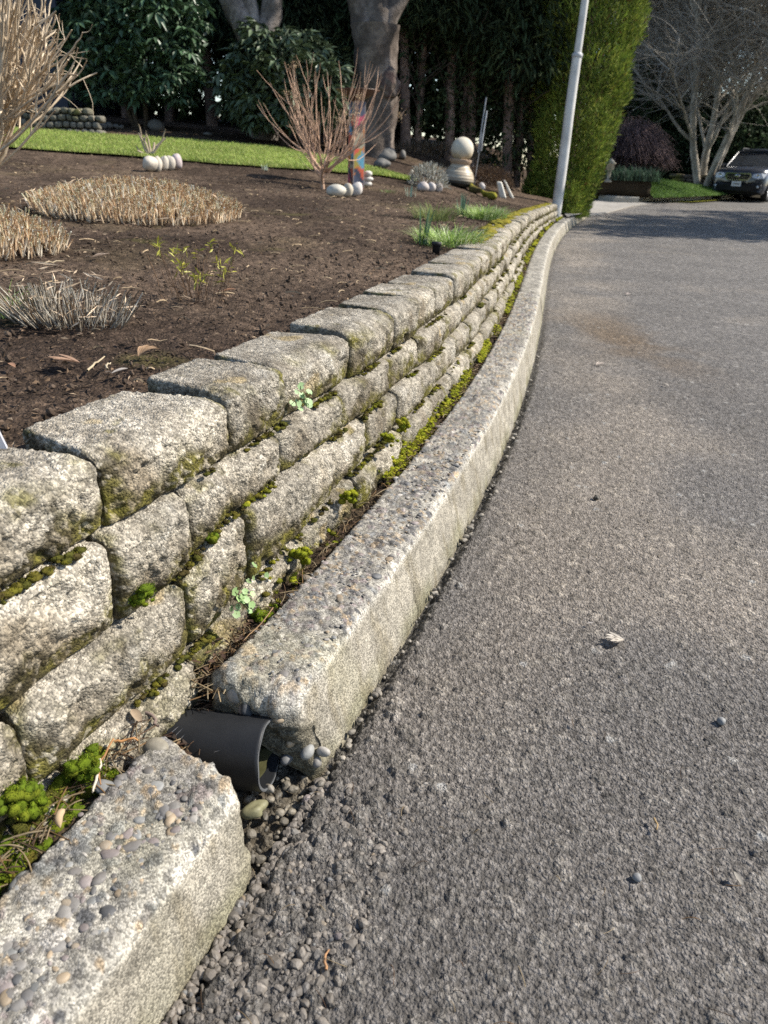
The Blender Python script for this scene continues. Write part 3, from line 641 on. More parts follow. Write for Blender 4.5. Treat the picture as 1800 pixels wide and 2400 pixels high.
def gutter_gravel():
    mb = MB(); n = 1900
    s = .30 + .62 * rng.random(n) ** .9; o = -.004 - .16 * rng.random(n) ** 2.3; size = .0022 + .0062 * rng.random(n) ** 3
    P = so(s, o, 0.); P[:, 2] = size * -.05 - .008 * np.exp(o / .03)
    cols = np.array([.130, .114, .096]) * U(.6, 1.5, (n, 1)); pick = rng.random(n) < .12; cols[pick] = peb_cols(pick.sum()) * .8
    pebbles(mb, P, size, cols, flat=.75, lump=.5, base=ICO1)
    n = 130; s = U(.75, .93, n); o = U(-.03, .16, n); size = .003 + .007 * rng.random(n) ** 2.5; P = so(s, o, 0); P[:, 2] = -.012 + size * .3 + .03 * sstep(.04, .16, o)
    pebbles(mb, P, size, np.array([.12, .105, .08]) * U(.6, 1.6, (n, 1)), flat=.75, lump=.3)
    n = 110; s = .9 + 3.2 * rng.random(n) ** 1.5; o = -.006 - .03 * rng.random(n) ** 2; size = .003 + .006 * rng.random(n) ** 2; P = so(s, o, 0); P[:, 2] = size * .3 - .004
    pebbles(mb, P, size, np.array([.18, .16, .13]) * U(.6, 1.5, (n, 1)), flat=.7, lump=.3)
    tag(mb.build('gravel', M['pebble'], smooth=False), 'loose grey-brown gravel lying in the gutter beside the kerb', kind='stuff')
gutter_gravel()
def single_stone(px, py, z, size, label, col, group=None, name='pebble', flat=.7, mt='pebble', cat='pebble', lump=.2, base=ICO2):
    p = np.array(atz(px, py, z)); mb = MB(); pebbles(mb, [np.zeros(3)], [size], [col], flat=flat, lump=lump, base=base)
    o = mb.build(name, M[mt], world=False); o.location = p; return tag(o, label, cat, group)
single_stone(548, 1822, .008, .012, 'angular dark grey stone touching the lower lip of the pipe', (.13, .135, .14), lump=.45)
single_stone(632, 1848, .004, .011, 'squarish grey-brown stone between the pipe mouth and the road', (.20, .18, .15), lump=.4)
single_stone(600, 1900, -.002, .018, 'mossy lump of broken concrete below the pipe mouth', (.17, .16, .09), lump=.5)
single_stone(365, 1752, .130, .020, 'smooth oblong tan cobble wedged between the pipe and the near kerb', (.20, .18, .14), flat=.5, lump=.12)
single_stone(250, 1845, .134, .015, 'flat grey stone at the back edge of the near kerb', (.17, .17, .165), flat=.4, lump=.15)
single_stone(575, 1660, .10, .017, 'dark slate shard standing above the pipe', (.05, .052, .055), lump=.5)
single_stone(1493, 2056, .003, .0075, 'pale rounded pebble alone on the open asphalt', (.19, .19, .185))
single_stone(1690, 1690, .003, .0085, 'grey pebble in the asphalt to the right of the pale leaf', (.19, .19, .185))
single_stone(1398, 1166, .006, .009, 'small dark clod lying on the sandy asphalt', (.04, .035, .025), lump=.5)
def strip(pts, r, m=4):
    pts = np.asarray(pts, float); return tubes(pts, np.broadcast_to(r, len(pts)), m)
def curl(p, ang, ln, bend=.3, k=5, lift=.004, tilt=.0):
    t = np.linspace(-.5, .5, k); a = ang + bend * t
    st = np.stack([np.cos(a), np.sin(a), np.full(k, tilt)], 1) * ln / (k - 1); q = np.cumsum(st, 0); q -= q.mean(0)
    q[:, 2] += lift * (1 - (2 * t) ** 2); return q + p
def litter():
    mb = MB()
    def needles(n, s0, s1, o0, o1, zf, lmin, lmax, r):
        for _ in range(n):
            s, o = U(s0, s1), U(o0, o1); P = so(s, o, zf + U(0, .008)); 
            V, Q = strip(curl(P, U(0, 6.28), U(lmin, lmax), U(-1, 1), 5, U(0, .006), U(-.12, .12)), U(.5, 1) * r, 3)
            k = [(.20, .12, .055), (.28, .21, .12), (.12, .07, .04), (.34, .27, .17), (.08, .05, .03)][rng.integers(0, 5)]
            mb.add(V, Q=Q, col=np.array(k) * U(.7, 1.2))
    needles(150, .90, 1.08, .15, .22, .115, .02, .07, .0012)
    needles(110, .78, .93, .15, .25, .075, .02, .07, .0014)
    needles(80, .45, .78, .182, .205, .135, .02, .06, .0012)
    needles(170, 1.1, 3.0, .170, .195, .135, .015, .05, .0011)
    needles(160, 3.0, 8, .170, .20, .135, .02, .07, .0016)
    needles(60, .5, 1.2, -.6, .0, .004, .01, .03, .0006)
    # small brown leaf bits in the strip
    n = 420; s = np.concatenate([U(.78, 1.08, 220), U(1.08, 4, 200)]); o = np.concatenate([U(.15, .235, 220), U(.172, .2, 200)]); z = np.where(s < .93, .082, .132)
    P = so(s, o, z); P[:, 2] += U(0, .008, n)
    V, T = leaves(P, rand_dirs(n) * np.array([1, 1, .25]), rand_dirs(n, 2), U(.006, .02, n), U(.004, .009, n)); c = np.array([[.06, .035, .025], [.10, .06, .04], [.04, .028, .02], [.18, .12, .07]])[rng.integers(0, 4, n)]
    mb.add(V, T=T, col=np.repeat(c, 4, 0))
    tag(mb.build('litter', M['straw']), 'dry needles and leaf bits caught between kerb and wall', kind='stuff')
litter()
def twig(px0, py0, px1, py1, z, r, col, label, name='dry_twig', bend=.01, cat='twig', gz=None):
    f = (lambda a, b: np.array(atz(a, b, z))) if z is not None else (lambda a, b: at(a, b) + np.array([0, 0, .008]))
    a, b = f(px0, py0), f(px1, py1); t = np.linspace(0, 1, 7)[:, None]; side = np.array([-(b - a)[1], (b - a)[0], 0]); side /= np.linalg.norm(side) + 1e-9
    L = a + (b - a) * t + side * bend * np.sin(t * 3.1) + rng.normal(size=(7, 3)) * r * .5
    V, Q = tubes(L - a, r * np.array([1, .95, .9, .85, .8, .7, .5]), 6); mb = MB(); mb.add(V, Q=Q, col=col); o = mb.build(name, M['twig'], world=False); o.location = a; return tag(o, label, cat)
twig(236, 1780, 214, 1858, .150, .0022, (.45, .40, .32), 'short pale straw stalk standing between moss and near kerb', bend=.002)
twig(266, 1733, 236, 1840, .150, .0016, (.27, .14, .06), 'reddish brown twig curving beside the pale straw stalk', bend=-.008)
twig(318, 1665, 372, 1702, .135, .0032, (.16, .12, .10), 'grey-brown forked twig at the buried end of the pipe', bend=.006)
twig(270, 1741, 322, 1731, .150, .0020, (.36, .18, .07), 'orange scaly cedar sprig below the left end of the pipe', bend=.002)
twig(640, 1425, 570, 1500, .150, .0011, (.24, .15, .08), 'long thin needle leaning over the kerb end by the clover-like weed', bend=.004)
twig(764, 2272, 772, 2225, .008, .0018, (.36, .20, .10), 'orange twig scrap lying on the lower asphalt', bend=.003)
twig(1533, 1918, 1540, 1945, .008, .0016, (.36, .25, .12), 'short tan twig lying on the right-hand asphalt', bend=.002)
twig(206, 880, 247, 845, None, .0024, (.36, .29, .19), 'pale stick lying on the mulch beside the block wall', bend=.003)
twig(98, 622, 152, 618, None, .003, (.36, .29, .19), 'long tan straw on the mulch above the grey grass tuft', bend=.003)
twig(285, 682, 328, 683, None, .003, (.30, .22, .14), 'brown straw lying just right of the grey grass tuft', bend=.002)
twig(347, 806, 392, 806, None, .0022, (.33, .24, .15), 'thin brown stick on the mulch behind the second cap block', bend=.002)
twig(252, 875, 262, 858, None, .0022, (.35, .29, .20), 'bent straw scrap lying next to the pale stick', bend=.005)
def pod():
    mb = MB(); a, b = np.array(atz(141, 1940, .146)), np.array(atz(152, 1897, .152)); t = np.linspace(0, 1, 9)[:, None]
    L = a + (b - a) * t + np.array([-.004, 0, .003]) * np.sin(t * 3.14); V, Q = tubes(L - a, .0048 * np.array([.1, .6, .9, 1, 1, 1, .95, .7, .1]), 8)
    mb.add(V, Q=Q, col=(.48, .36, .22)); o = mb.build('seed_pod', M['straw'], world=False); o.location = a; tag(o, 'tan seed pod leaning on the green moss by the near kerb', 'seed pod')
pod()
def dry_leaf(px, py, size, col, label, rz=None, lobes=1, z=None, curl_=.25, name='dry_leaf'):
    p = at(px, py) if z is None else np.array(atz(px, py, z)); rz = U(0, 6.28) if rz is None else rz
    mb = MB(); angs = [0] if lobes == 1 else np.linspace(-.62, .62, lobes)
    for a in angs:
        ln = size * (1 - .35 * abs(a)); wd = ln * (.42 if lobes == 1 else .24); t = np.linspace(0, 1, 7); wv = wd * .5 * np.sin(np.pi * np.clip(t * .94 + .03, 0, 1)) ** .8
        zc = curl_ * size * (t * (1.1 - t)) + U(.1, .25) * size * t ** 2
        X = np.stack([np.stack([t * ln, s * wv, zc + abs(s) * wv * .5], 1) for s in (-1, 0, 1)], 1).reshape(-1, 3)
        mb.add(rotz(X, a) , Q=grid_faces(7, 3), col=np.array(col) * U(.85, 1.15))
    V, Q = strip([(0, 0, .002), (-size * .15, .002, .004), (-size * .35, size * .05, .003)], size * .012); mb.add(V, Q=Q, col=np.array(col) * .7)
    o = mb.build(name, M['straw'], world=False); o.location = p + np.array([0, 0, .004]); o.rotation_euler = (0, 0, rz); return tag(o, label, 'leaf')
dry_leaf(1462, 1503, .040, (.52, .47, .40), 'pale curled maple leaf alone on the dark asphalt', 3.3, 5, z=.004, curl_=.12)
dry_leaf(1397, 857, .05, (.55, .47, .40), 'whitish crumpled leaf on the sandy stained asphalt', .4, 3, z=.004)
dry_leaf(1470, 692, .06, (.40, .34, .30), 'small pale leaf scrap far along the road', 1.2, 3, z=.004)
dry_leaf(1568, 907, .03, (.45, .40, .34), 'tiny pale leaf scrap toward the right road edge', 2.2, z=.004)
dry_leaf(1375, 1465, .012, (.6, .55, .5), 'white leaf crumb beside the curled maple leaf', 0, z=.004)
dry_leaf(1740, 2080, .018, (.36, .33, .28), 'thin bleached leaf skeleton at the lower right of the road', 1.9, 1, z=.003, curl_=.1)
dry_leaf(262, 880, .030, (.52, .46, .40), 'white leaf fragment on dark soil near the big cap block', .5)
dry_leaf(188, 855, .055, (.34, .22, .15), 'brown fern-like dried leaf below the grey grass tuft', 3.6, 5)
dry_leaf(325, 840, .05, (.38, .25, .15), 'curled tan maple leaf with looped stem by the block wall', 1.0, 5, curl_=.6)
dry_leaf(520, 687, .040, (.36, .20, .12), 'russet leaf lying flat right of the yellow-leaved stems', .3)
dry_leaf(455, 708, .045, (.30, .22, .15), 'greyish brown leaf in front of the yellow-leaved stems', 3.0)
dry_leaf(215, 606, .06, (.46, .36, .28), 'pale twisted leaf between the straw clump and grey tuft', .2, 3)
dry_leaf(37, 866, .025, (.33, .19, .12), 'small russet leaf beside the grey panel', 2.5)
dry_leaf(805, 1107, .022, (.38, .25, .17), 'brown leaf on the kerb back edge beside moss', 1.0, z=.146)
dry_leaf(332, 1700, .030, (.42, .32, .22), 'tan leaf stuck by the twig at the buried pipe end', 2.3, z=.14)
def mulch():
    mb = MB(); n = 26000
    s = .15 + 11.5 * rng.random(n) ** 1.7; o = .47 + (6.8 * (.12 + .88 * sstep(0, 6, s)) + 1.0) * rng.random(n) ** 1.35
    P = so(s, o, 0.); P[:, 2] = G(P[:, 0], P[:, 1]) - .002; d = np.hypot(P[:, 0], P[:, 1])
    k = rng.random(n); c = np.where((k < .62)[:, None], np.array([.062, .043, .030]), np.where((k < .86)[:, None], np.array([.115, .078, .05]), np.array([.27, .205, .14]))) * U(.6, 1.4, (n, 1))
    ln = U(.006, .022, n) * (.7 + .10 * d); wd = ln * U(.2, .55, n)
    D = rand_dirs(n) * np.array([1, 1, .30]); D /= np.linalg.norm(D, axis=1, keepdims=True)
    V, T = leaves(P + np.array([0, 0, .004]), D, rand_dirs(n, 2.), ln, wd, fold=.35); mb.add(V, T=T, col=np.repeat(c, 4, 0))
    n = 2600; s = .15 + 3.6 * rng.random(n) ** 1.3; o = .47 + 3.0 * rng.random(n) ** 1.5; P = so(s, o, 0.); P[:, 2] = G(P[:, 0], P[:, 1]) + .001
    sz = .002 + .006 * rng.random(n) ** 2.5; V0, F0 = ico(0)
    W = V0[None] * sz[:, None, None] * U(.6, 1.3, (n, 1, 3)) + P[:, None]; mb.add(W.reshape(-1, 3), T=(F0[None] + (np.arange(n) * 12)[:, None, None]).reshape(-1, 3), col=np.repeat(np.array([.07, .05, .036]) * U(.5, 1.8, (n, 1)), 12, 0))
    n = 700; s = .15 + 7 * rng.random(n) ** 1.4; o = .5 + 5 * rng.random(n) ** 1.3; P = so(s, o, 0.); P[:, 2] = G(P[:, 0], P[:, 1]) + .004
    L = np.stack([curl(p, U(0, 6.28), U(.015, .07), U(-1, 1), 4, .004, U(-.1, .1)) for p in P]); V, Q = tubes(L, np.repeat(U(.0006, .0016, n)[:, None], 4, 1) * (1 + .25 * s[:, None]), 3)
    mb.add(V, Q=Q, col=np.repeat(np.array([.33, .25, .16]) * U(.5, 1.2, (n, 1)), 12, 0))
    tag(mb.build('bark_mulch', M['chip'], smooth=False), 'scattered wood chips, clods and straw on the planting bed', kind='stuff')
mulch()

# ------------------------------------------------------------------ small weeds on the wall
def rosette(px, py, o, n, size, col, label):
    rr = ray(px, py); ts = np.linspace(.5, 3, 2500); Qp = np.array([0, 0, CAMH]) + ts[:, None] * rr; i = np.argmin(np.abs(offs(Qp[:, 0], Qp[:, 1]) - o)); c = Qp[i]
    th = empty('weed', tuple(c), label, 'weed'); mb = MB(); mb2 = MB()
    for k in range(n):
        a = U(0, 6.28); e = U(-.9, 1.2); L = size * U(.35, 1.1); d = np.array([math.cos(a) * .75 + .25, math.sin(a) * .6 - .45, e * .8]); d /= np.linalg.norm(d)
        tip = d * L; V, Q = strip([(0, 0, 0), tip * .5 + np.array([0, 0, .003]), tip], .0006, 4); mb2.add(V, Q=Q, col=(.16, .17, .07))
        nrm = np.array([.6, -.45, .65]) + rng.normal(size=3) * .25; nrm /= np.linalg.norm(nrm); u = np.cross(nrm, d); u /= np.linalg.norm(u); v = np.cross(nrm, u)
        r = size * U(.20, .34); an = np.linspace(0, 2 * math.pi, 13)[:-1]; rad = r * (1 + .12 * np.cos(an * 5)) * np.where(np.abs(an - math.pi) < .3, .65, 1)
        V = np.concatenate([[tip], tip + np.cos(an)[:, None] * rad[:, None] * u + np.sin(an)[:, None] * rad[:, None] * v + nrm * (.12 * r)])
        lf = MB(); lf.add(V, T=[[0, 1 + q, 1 + (q + 1) % 12] for q in range(12)], col=np.array(col) * U(.75, 1.2)); lf.build('leaf', M['leaf'], th, world=False)
    mb2.build('stem', M['leaf'], th, world=False)
rosette(566, 1412, .190, 15, .023, (.30, .44, .18), 'small round-leaved green weed at the wall foot above the kerb end')
rosette(705, 935, .248, 17, .023, (.34, .48, .24), 'pale round-leaved weed in the joint under the third cap block')
rosette(606, 1345, .215, 4, .022, (.22, .32, .14), 'tiny two-leaved seedling in the lower wall joint')

# ------------------------------------------------------------------ cut grass clumps and bulbs in the bed
def stubble(px, py, rx, ry, n, h, r, cols, name, label, cat, lean=.25, rz=0., debris=0):
    c = at(px, py); th = empty(name, tuple(c), label, cat); mb = MB()
    rad = np.sqrt(rng.random(n)); an = U(0, 6.28, n); x = rad * np.cos(an) * rx; y = rad * np.sin(an) * ry
    B = np.stack([x, y, 0 * x], 1); B = rotz(B, rz); B[:, 2] = G(B[:, 0] + c[0], B[:, 1] + c[1]) - c[2] - .005 + (.55 * h * (1 - rad ** 2) if debris > 180 else 0)
    out = np.stack([np.cos(an), np.sin(an), 0 * an], 1) * (rad ** 2 * lean)[:, None]; out = rotz(out, rz)
    D = out + rng.normal(size=(n, 3)) * np.array([.2, .2, 0]) + np.array([0, 0, 1.]); hh = h * U(.5, 1.15, n) * (1.1 - .45 * rad ** 2)
    t = np.linspace(0, 1, 3)[None, :, None]; L = B[:, None] + D[:, None] * hh[:, None, None] * t
    V, Q = tubes(L, np.repeat((r * U(.6, 1.2, n))[:, None], 3, 1) * np.array([1.1, 1, .9]), 4)
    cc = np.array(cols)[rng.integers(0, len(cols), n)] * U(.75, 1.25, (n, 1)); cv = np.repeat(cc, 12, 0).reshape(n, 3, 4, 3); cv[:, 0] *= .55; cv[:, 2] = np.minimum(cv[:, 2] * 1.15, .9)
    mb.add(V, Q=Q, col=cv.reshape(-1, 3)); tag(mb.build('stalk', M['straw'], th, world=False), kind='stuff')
    if debris:
        m2 = MB(); k = debris; q = np.sqrt(rng.random(k)); a2 = U(0, 6.28, k); P = rotz(np.stack([q * np.cos(a2) * rx * 1.1, q * np.sin(a2) * ry * 1.15, 0 * q], 1), rz); P[:, 2] = G(P[:, 0] + c[0], P[:, 1] + c[1]) - c[2] + (h * U(.1, 1.15, k) + .55 * h * (1 - q ** 2)) * (1 - .5 * q ** 3)
        V, T = leaves(P, rand_dirs(k) * np.array([1, 1, .4]), rand_dirs(k, 1), U(.03, .10, k) * h / .12, U(.0022, .0045, k)); m2.add(V, T=T, col=np.repeat(np.array([.70, .54, .38]) * U(.5, 1.35, (k, 1)), 4, 0))
        tag(m2.build('fallen_blade', M['straw'], th, world=False), kind='stuff')
    return th
TAN = [(.84, .70, .51), (.76, .58, .38), (.88, .78, .62), (.64, .46, .29)]
stubble(330, 496, .52, .60, 4200, .10, .0032, TAN, 'cut_grass_clump', 'wide mound of straw-coloured cut grass stubble in the middle of the bed', 'grass clump', debris=520)
stubble(-20, 580, .24, .26, 1500, .085, .0028, TAN, 'cut_grass_clump', 'smaller straw-coloured stubble mound cut off by the left edge', 'grass clump', debris=260)
stubble(168, 752, .135, .085, 330, .085, .0015, [(.56, .51, .43), (.42, .36, .28), (.30, .22, .15), (.62, .58, .50)], 'grass_tuft', 'grey wiry dead grass tuft close to the block wall', 'grass tuft', lean=.9, debris=110)
def blade_clump(px, py, r, n, ln, wd, cols, label, bend=(.4, 1.35), name='grass_clump', cat='grass clump', K=5, mt='grass', spread=1.):
    c = at(px, py); th = empty(name, tuple(c), label, cat); mb = MB()
    a = U(0, 6.28, n); q = np.sqrt(rng.random(n)) * r; B = np.stack([np.cos(a) * q, np.sin(a) * q, 0 * q - .004], 1)
    a2 = a + rng.normal(size=n) * .5; D = np.stack([np.cos(a2), np.sin(a2), 0 * a], 1)
    V, Q = blades(B, D, ln * U(.6, 1.1, n), wd * U(.7, 1.2, n), U(bend[0], bend[1], n) * spread, K); cc = np.array(cols)[rng.integers(0, len(cols), n)] * U(.75, 1.25, (n, 1))
    mb.add(V, Q=Q, col=np.repeat(cc, 2 * K, 0)); tag(mb.build('blade', M[mt], th, world=False), kind='stuff'); return th
GR = [(.26, .38, .09), (.34, .46, .15), (.19, .29, .07), (.52, .58, .34)]
blade_clump(10, 735, .05, 90, .085, .003, GR, 'green grass tuft at the left edge beside the grey tuft')
blade_clump(1050, 572, .17, 520, .13, .005, GR, 'bright green arching grass clump beside the black solar lamp')
blade_clump(1130, 512, .20, 560, .15, .006, GR, 'large green arching grass clump at the back edge of the wall top')
blade_clump(1018, 515, .15, 260, .16, .005, [(.18, .22, .07), (.26, .30, .12), (.14, .17, .06)], 'duller green grass clump behind the tall bulb leaves')
blade_clump(1118, 588, .06, 60, .07, .004, GR, 'small grass sprig spilling onto the wall top')
blade_clump(908, 450, .10, 70, .05, .004, [(.20, .26, .10)], 'low green seedlings alone on the open mulch')
def bulb(px, py, n, ln, label, wd=.016, r=.03, col=(.10, .17, .09)):
    c = at(px, py); th = empty('daffodil', tuple(c), label, 'plant')
    for k in range(n):
        a = U(0, 6.28); mb = MB(); V, Q = blades(np.array([[math.cos(a) * r * U(0, 1), math.sin(a) * r * U(0, 1), -.004]]), np.array([[math.cos(a), math.sin(a), 0]]), ln * U(.65, 1.05), wd * U(.8, 1.1), U(.05, .32), 6)
        V[1::2] += np.array([0, 0, 0]); mb.add(V, Q=Q, col=np.array(col) * U(.8, 1.4)); mb.build('leaf', M['grass'], th, world=False)
bulb(992, 570, 5, .24, 'tall slim daffodil leaves standing left of the bright grass clump', .015)
bulb(1083, 505, 11, .20, 'bluish green daffodil clump left of the largest arching grass', .016, .05, (.10, .16, .11))
bulb(962, 460, 12, .15, 'short pale blue-green bulb leaves in front of the white flowered twig plant', .012, .06, (.22, .30, .24))
bulb(622, 398, 8, .08, 'tiny whitish snowdrop leaves at the lawn edge left of the bare shrub', .012, .04, (.40, .46, .36))
def yellow_stems():
    c = at(455, 700); th = empty('yellow_leaved_plant', tuple(c), 'sparse low plant with thin brown stems and yellow-green narrow leaves', 'plant'); mb = MB(); lf = MB()
    for k in range(34):
        a = U(0, 6.28); h = U(.05, .16); q = U(0, .09); b = np.array([math.cos(a) * q, math.sin(a) * q, -.004]); tip = b + np.array([math.cos(a) * h * .35, math.sin(a) * h * .35, h])
        V, Q = strip(np.linspace(b, tip, 5) + rng.normal(size=(5, 3)) * .003, .0011, 3); mb.add(V, Q=Q, col=(.14, .085, .05))
        if k % 2 == 0:
            m = rng.integers(5, 9); V, T = leaves(np.repeat(tip[None], m, 0) + rng.normal(size=(m, 3)) * .006, rand_dirs(m, .5), rand_dirs(m, 1), U(.018, .036, m), .006); lf.add(V, T=T, col=np.array([.40, .38, .06]) * U(.7, 1.2))
    tag(mb.build('stem', M['twig'], th, world=False), kind='stuff'); tag(lf.build('leaf', M['leaf'], th, world=False), kind='stuff')
yellow_stems()

# ------------------------------------------------------------------ pruned shrubs
def branchy(c, name, label, cat, stems, col, mt='twig', tips=None, blossom=None):
    th = empty(name, tuple(c), label, cat)
    for L, R in stems['main']:
        mb = MB(); V, Q = tubes(L, R, 7); mb.add(V, Q=Q, col=np.array(col) * U(.85, 1.15)); mb.build('branch', M[mt], th, world=False)
    mb = MB()
    for L, R in stems['fine']:
        V, Q = tubes(L, R, 4); mb.add(V, Q=Q, col=np.array(col) * U(.75, 1.25))
    tag(mb.build('twig', M[mt], th, world=False), kind='stuff')
    if blossom:
        mb = MB()
        for p in blossom:
            n = 40; P = p + rng.normal(size=(n, 3)) * .022; V, T = leaves(P, rand_dirs(n), rand_dirs(n), U(.008, .018, n), .010); mb.add(V, T=T, col=np.array([.42, .31, .19]) * U(.7, 1.2))
        tag(mb.build('dried_flower_head', M['straw'], th, world=False), kind='stuff')
    return th
def wander(p, d, ln, r0, r1, k=7, up=.0, jit=.12):
    L = [np.array(p, float)]; d = np.array(d, float); d /= np.linalg.norm(d)
    for i in range(k - 1):
        d = d + rng.normal(size=3) * jit + np.array([0, 0, up]); d /= np.linalg.norm(d); L.append(L[-1] + d * ln / (k - 1))
    return np.array(L), np.linspace(r0, r1, k), d
def hydrangea(px, py, H, spread, nmain, name, label, col, r0, fine_per, seed, trunk=.16, blos=0, tipup=.14, finer=.0036, lmain=.45):
    c = at(px, py); st = dict(main=[], fine=[]); bl = []
    L, R, d = wander((0, 0, -.02), (.02, 0, 1), trunk, r0 * 1.6, r0 * 1.3, 4, 0, .04); st['main'].append((L, R)); top = L[-1]
    for k in range(nmain):
        a = 2 * math.pi * k / nmain + U(-.3, .3); e = U(.35, 1.05)
        d0 = np.array([math.cos(a) * math.cos(e), math.sin(a) * math.cos(e), math.sin(e)]); p0 = L[rng.integers(1, len(L))] if k % 2 else top
        L1, R1, d1 = wander(p0, d0, spread * U(lmain, lmain + .3), r0, r0 * .6, 7, .05, .13); st['main'].append((L1, R1))
        for j in range(fine_per):
            t = rng.integers(2, 7); q = d1 * .6 + rng.normal(size=3) * .45 + np.array([math.cos(a) * .25, math.sin(a) * .25, .45])
            ln = (H - L1[t][2]) * U(.45, 1.0)
            L2, R2, d2 = wander(L1[t], q, max(ln, .12), finer * U(1., 1.5), finer * U(.6, .9), 8, tipup, .07); st['fine'].append((L2, R2))
            if rng.random() < .5:
                u = rng.integers(2, 6); L3, R3, _ = wander(L2[u], q + rng.normal(size=3) * .6, ln * U(.25, .6), finer, finer * .55, 6, tipup, .08); st['fine'].append((L3, R3))
            if rng.random() < blos: bl.append(L2[rng.integers(4, 8)])
    return branchy(c, name, label, 'shrub', st, col, blossom=bl or None)
hydrangea(757, 440, 1.18, .74, 12, 'bare_shrub', 'bare vase-shaped hydrangea with reddish stems and dried flower heads behind three white stones', (.44, .29, .20), .013, 7, 1, .16, .12)
def left_shrub():
    Yb = 4.1; c = atY(-140, 600, Yb); c[2] = float(G(c[0], c[1])); st = dict(main=[], fine=[]); Z = np.array(c)
    def poly_(a, b, r0, r1, k=8, sag=.03, jit=.012):
        t = np.linspace(0, 1, k)[:, None]; L = a + (b - a) * t + np.array([sag, 0, -sag]) * np.sin(t * 3.14) + np.cumsum(rng.normal(size=(k, 3)) * jit, 0) * t; return L, np.linspace(r0, r1, k)
    limbs = []
    for q in range(11):
        e = atY(U(-70, 40), U(215, 335), Yb + U(-.35, .35)); L, R = poly_(np.array([0, 0, -.03]) + rng.normal(size=3) * .02, e - Z, .013, .0085, 9, .05, .012); st['main'].append((L, R)); limbs.append(L)
    for q in range(96):
        L0 = limbs[rng.integers(0, 11)]; p = L0[rng.integers(4, 9)] + rng.normal(size=3) * .006
        ex = U(-120, 166); ey = -80 + max(0, ex / 170) ** 1.3 * 235 + abs(rng.normal()) * 62
        if ex > 90 and ey > 225: ey = U(120, 220)
        e = atY(ex, ey, Yb + U(-.5, .5)) - Z; L, R = poly_(p, e, .0068, .0042, 9, .03 * U(-.3, 1), .008); st['main' if q < 30 else 'fine'].append((L, R))
        for w_ in range(rng.integers(3, 7)):
            t = rng.integers(2, 9); d = (L[-1] - L[0]); d /= np.linalg.norm(d); L2, R2, d2 = wander(L[t], d + rng.normal(size=3) * .42 + np.array([0, 0, .25]), U(.06, .24), .0042, .0032, 5, .06, .10); st['fine'].append((L2, R2))
            if rng.random() < .55: L3, R3, _ = wander(L2[rng.integers(1, 5)], rng.normal(size=3) * .8 + np.array([0, 0, .5]), U(.05, .20), .0018, .0011, 6, .0, .2); st['fine'].append((L3, R3))
    branchy(c, 'bare_shrub', 'big pale-stemmed pruned shrub at the left edge in front of the dark blue house', 'shrub', st, (.52, .42, .30))
left_shrub()
def stub_shrub():
    c = at(352, 368); st = dict(main=[], fine=[])
    for a, e, l in [(2.6, 1.0, .30), (2.2, 1.25, .24), (.3, .8, .30), (.6, 1.1, .20), (1.4, 1.3, .22), (3.0, .6, .16)]:
        L, R, d = wander((0, 0, -.02), (math.cos(a) * math.cos(e), math.sin(a) * .4, math.sin(e)), l, .016, .011, 6, .05, .12); st['main'].append((L, R))
        L, R, d = wander(L[4], d + rng.normal(size=3) * .4, l * .5, .009, .006, 5, .1, .1); st['fine'].append((L, R))
    branchy(c, 'bare_shrub', 'small hard-pruned stub with few upright stems behind the row of white stones', 'shrub', st, (.36, .29, .21))
stub_shrub()

# ------------------------------------------------------------------ stones and ornaments in the bed
WHT = [(.50, .45, .375)]
def cobble(px, py, wpx, hpx, col, label, group, lump=.22, name='white_stone', sink=.15, tall=0):
    p = at(px, py); d = np.dot(p - np.array([0, 0, CAMH]), CF); k = d / FPX; V0, F0 = ICO3
    W = V0 * (1 + lump * vnoise(V0 + U(-50, 50, 3), 1.1, 3)[:, None] + .03 * vnoise(V0 + 9, .3, 3)[:, None]) * np.array([wpx * k / 2, wpx * k / 2 * U(.8, 1.1), hpx * k / 2])
    mb = MB(); mb.add(W + np.array([0, 0, hpx * k / 2 * (1 - sink)]), T=F0, col=np.asarray(col) * lerp((.8, .78, .74), (1, 1, 1), sstep(-1, -.4, V0[:, 2] + .3 * vnoise(V0, .5, 4)))); o = mb.build(name, M['whitestone'], world=False)
    for m_ in o.data.materials: pass
    o.location = p; return tag(o, label, 'stone', group)
g = 'white stones in a row'
xs = [(352, 386, 34, 36), (362, 376, 26, 22), (372, 386, 19, 34), (386, 385, 18, 35), (401, 383, 20, 34), (417, 381, 22, 36)]
lb = ['rounded white stone at the left front end of the five-stone row', 'small white stone peeping out behind the left end stone', 'narrow white stone second along the row by the stub shrub', 'narrow white stone in the middle of the row', 'white stone fourth along the row, before the mauve one', 'taller mauve-grey stone closing the right end of the row']
for (a, b, c_, d_), l in zip(xs, lb): cobble(a, b + 14, c_, d_, WHT[0] if l[0] != 't' else (.42, .36, .35), l, g)
for a, b, c_, d_, k, l in [(787, 460, 46, 29, (.46, .43, .36), 'broad pale stone at the left of the trio under the bare shrub'), (816, 460, 25, 31, (.42, .37, .29), 'narrow upright tan stone in the middle of the trio'), (836, 459, 30, 31, (.49, .45, .41), 'roundish pinkish white stone at the right of the trio')]: cobble(a, b, c_, d_, k, l, 'stones under the bare shrub')
for a, b, c_, d_, k, l in [(991, 447, 26, 22, (.42, .37, .34), 'pinkish grey stone at the left of the trio by the pot'), (1011, 448, 18, 22, (.44, .40, .37), 'middle stone of the pinkish trio by the pot'), (1028, 448, 18, 23, (.46, .41, .38), 'right-hand stone of the pinkish trio by the pot')]: cobble(a, b, c_, d_, k, l, 'stones by the pot', sink=.3)
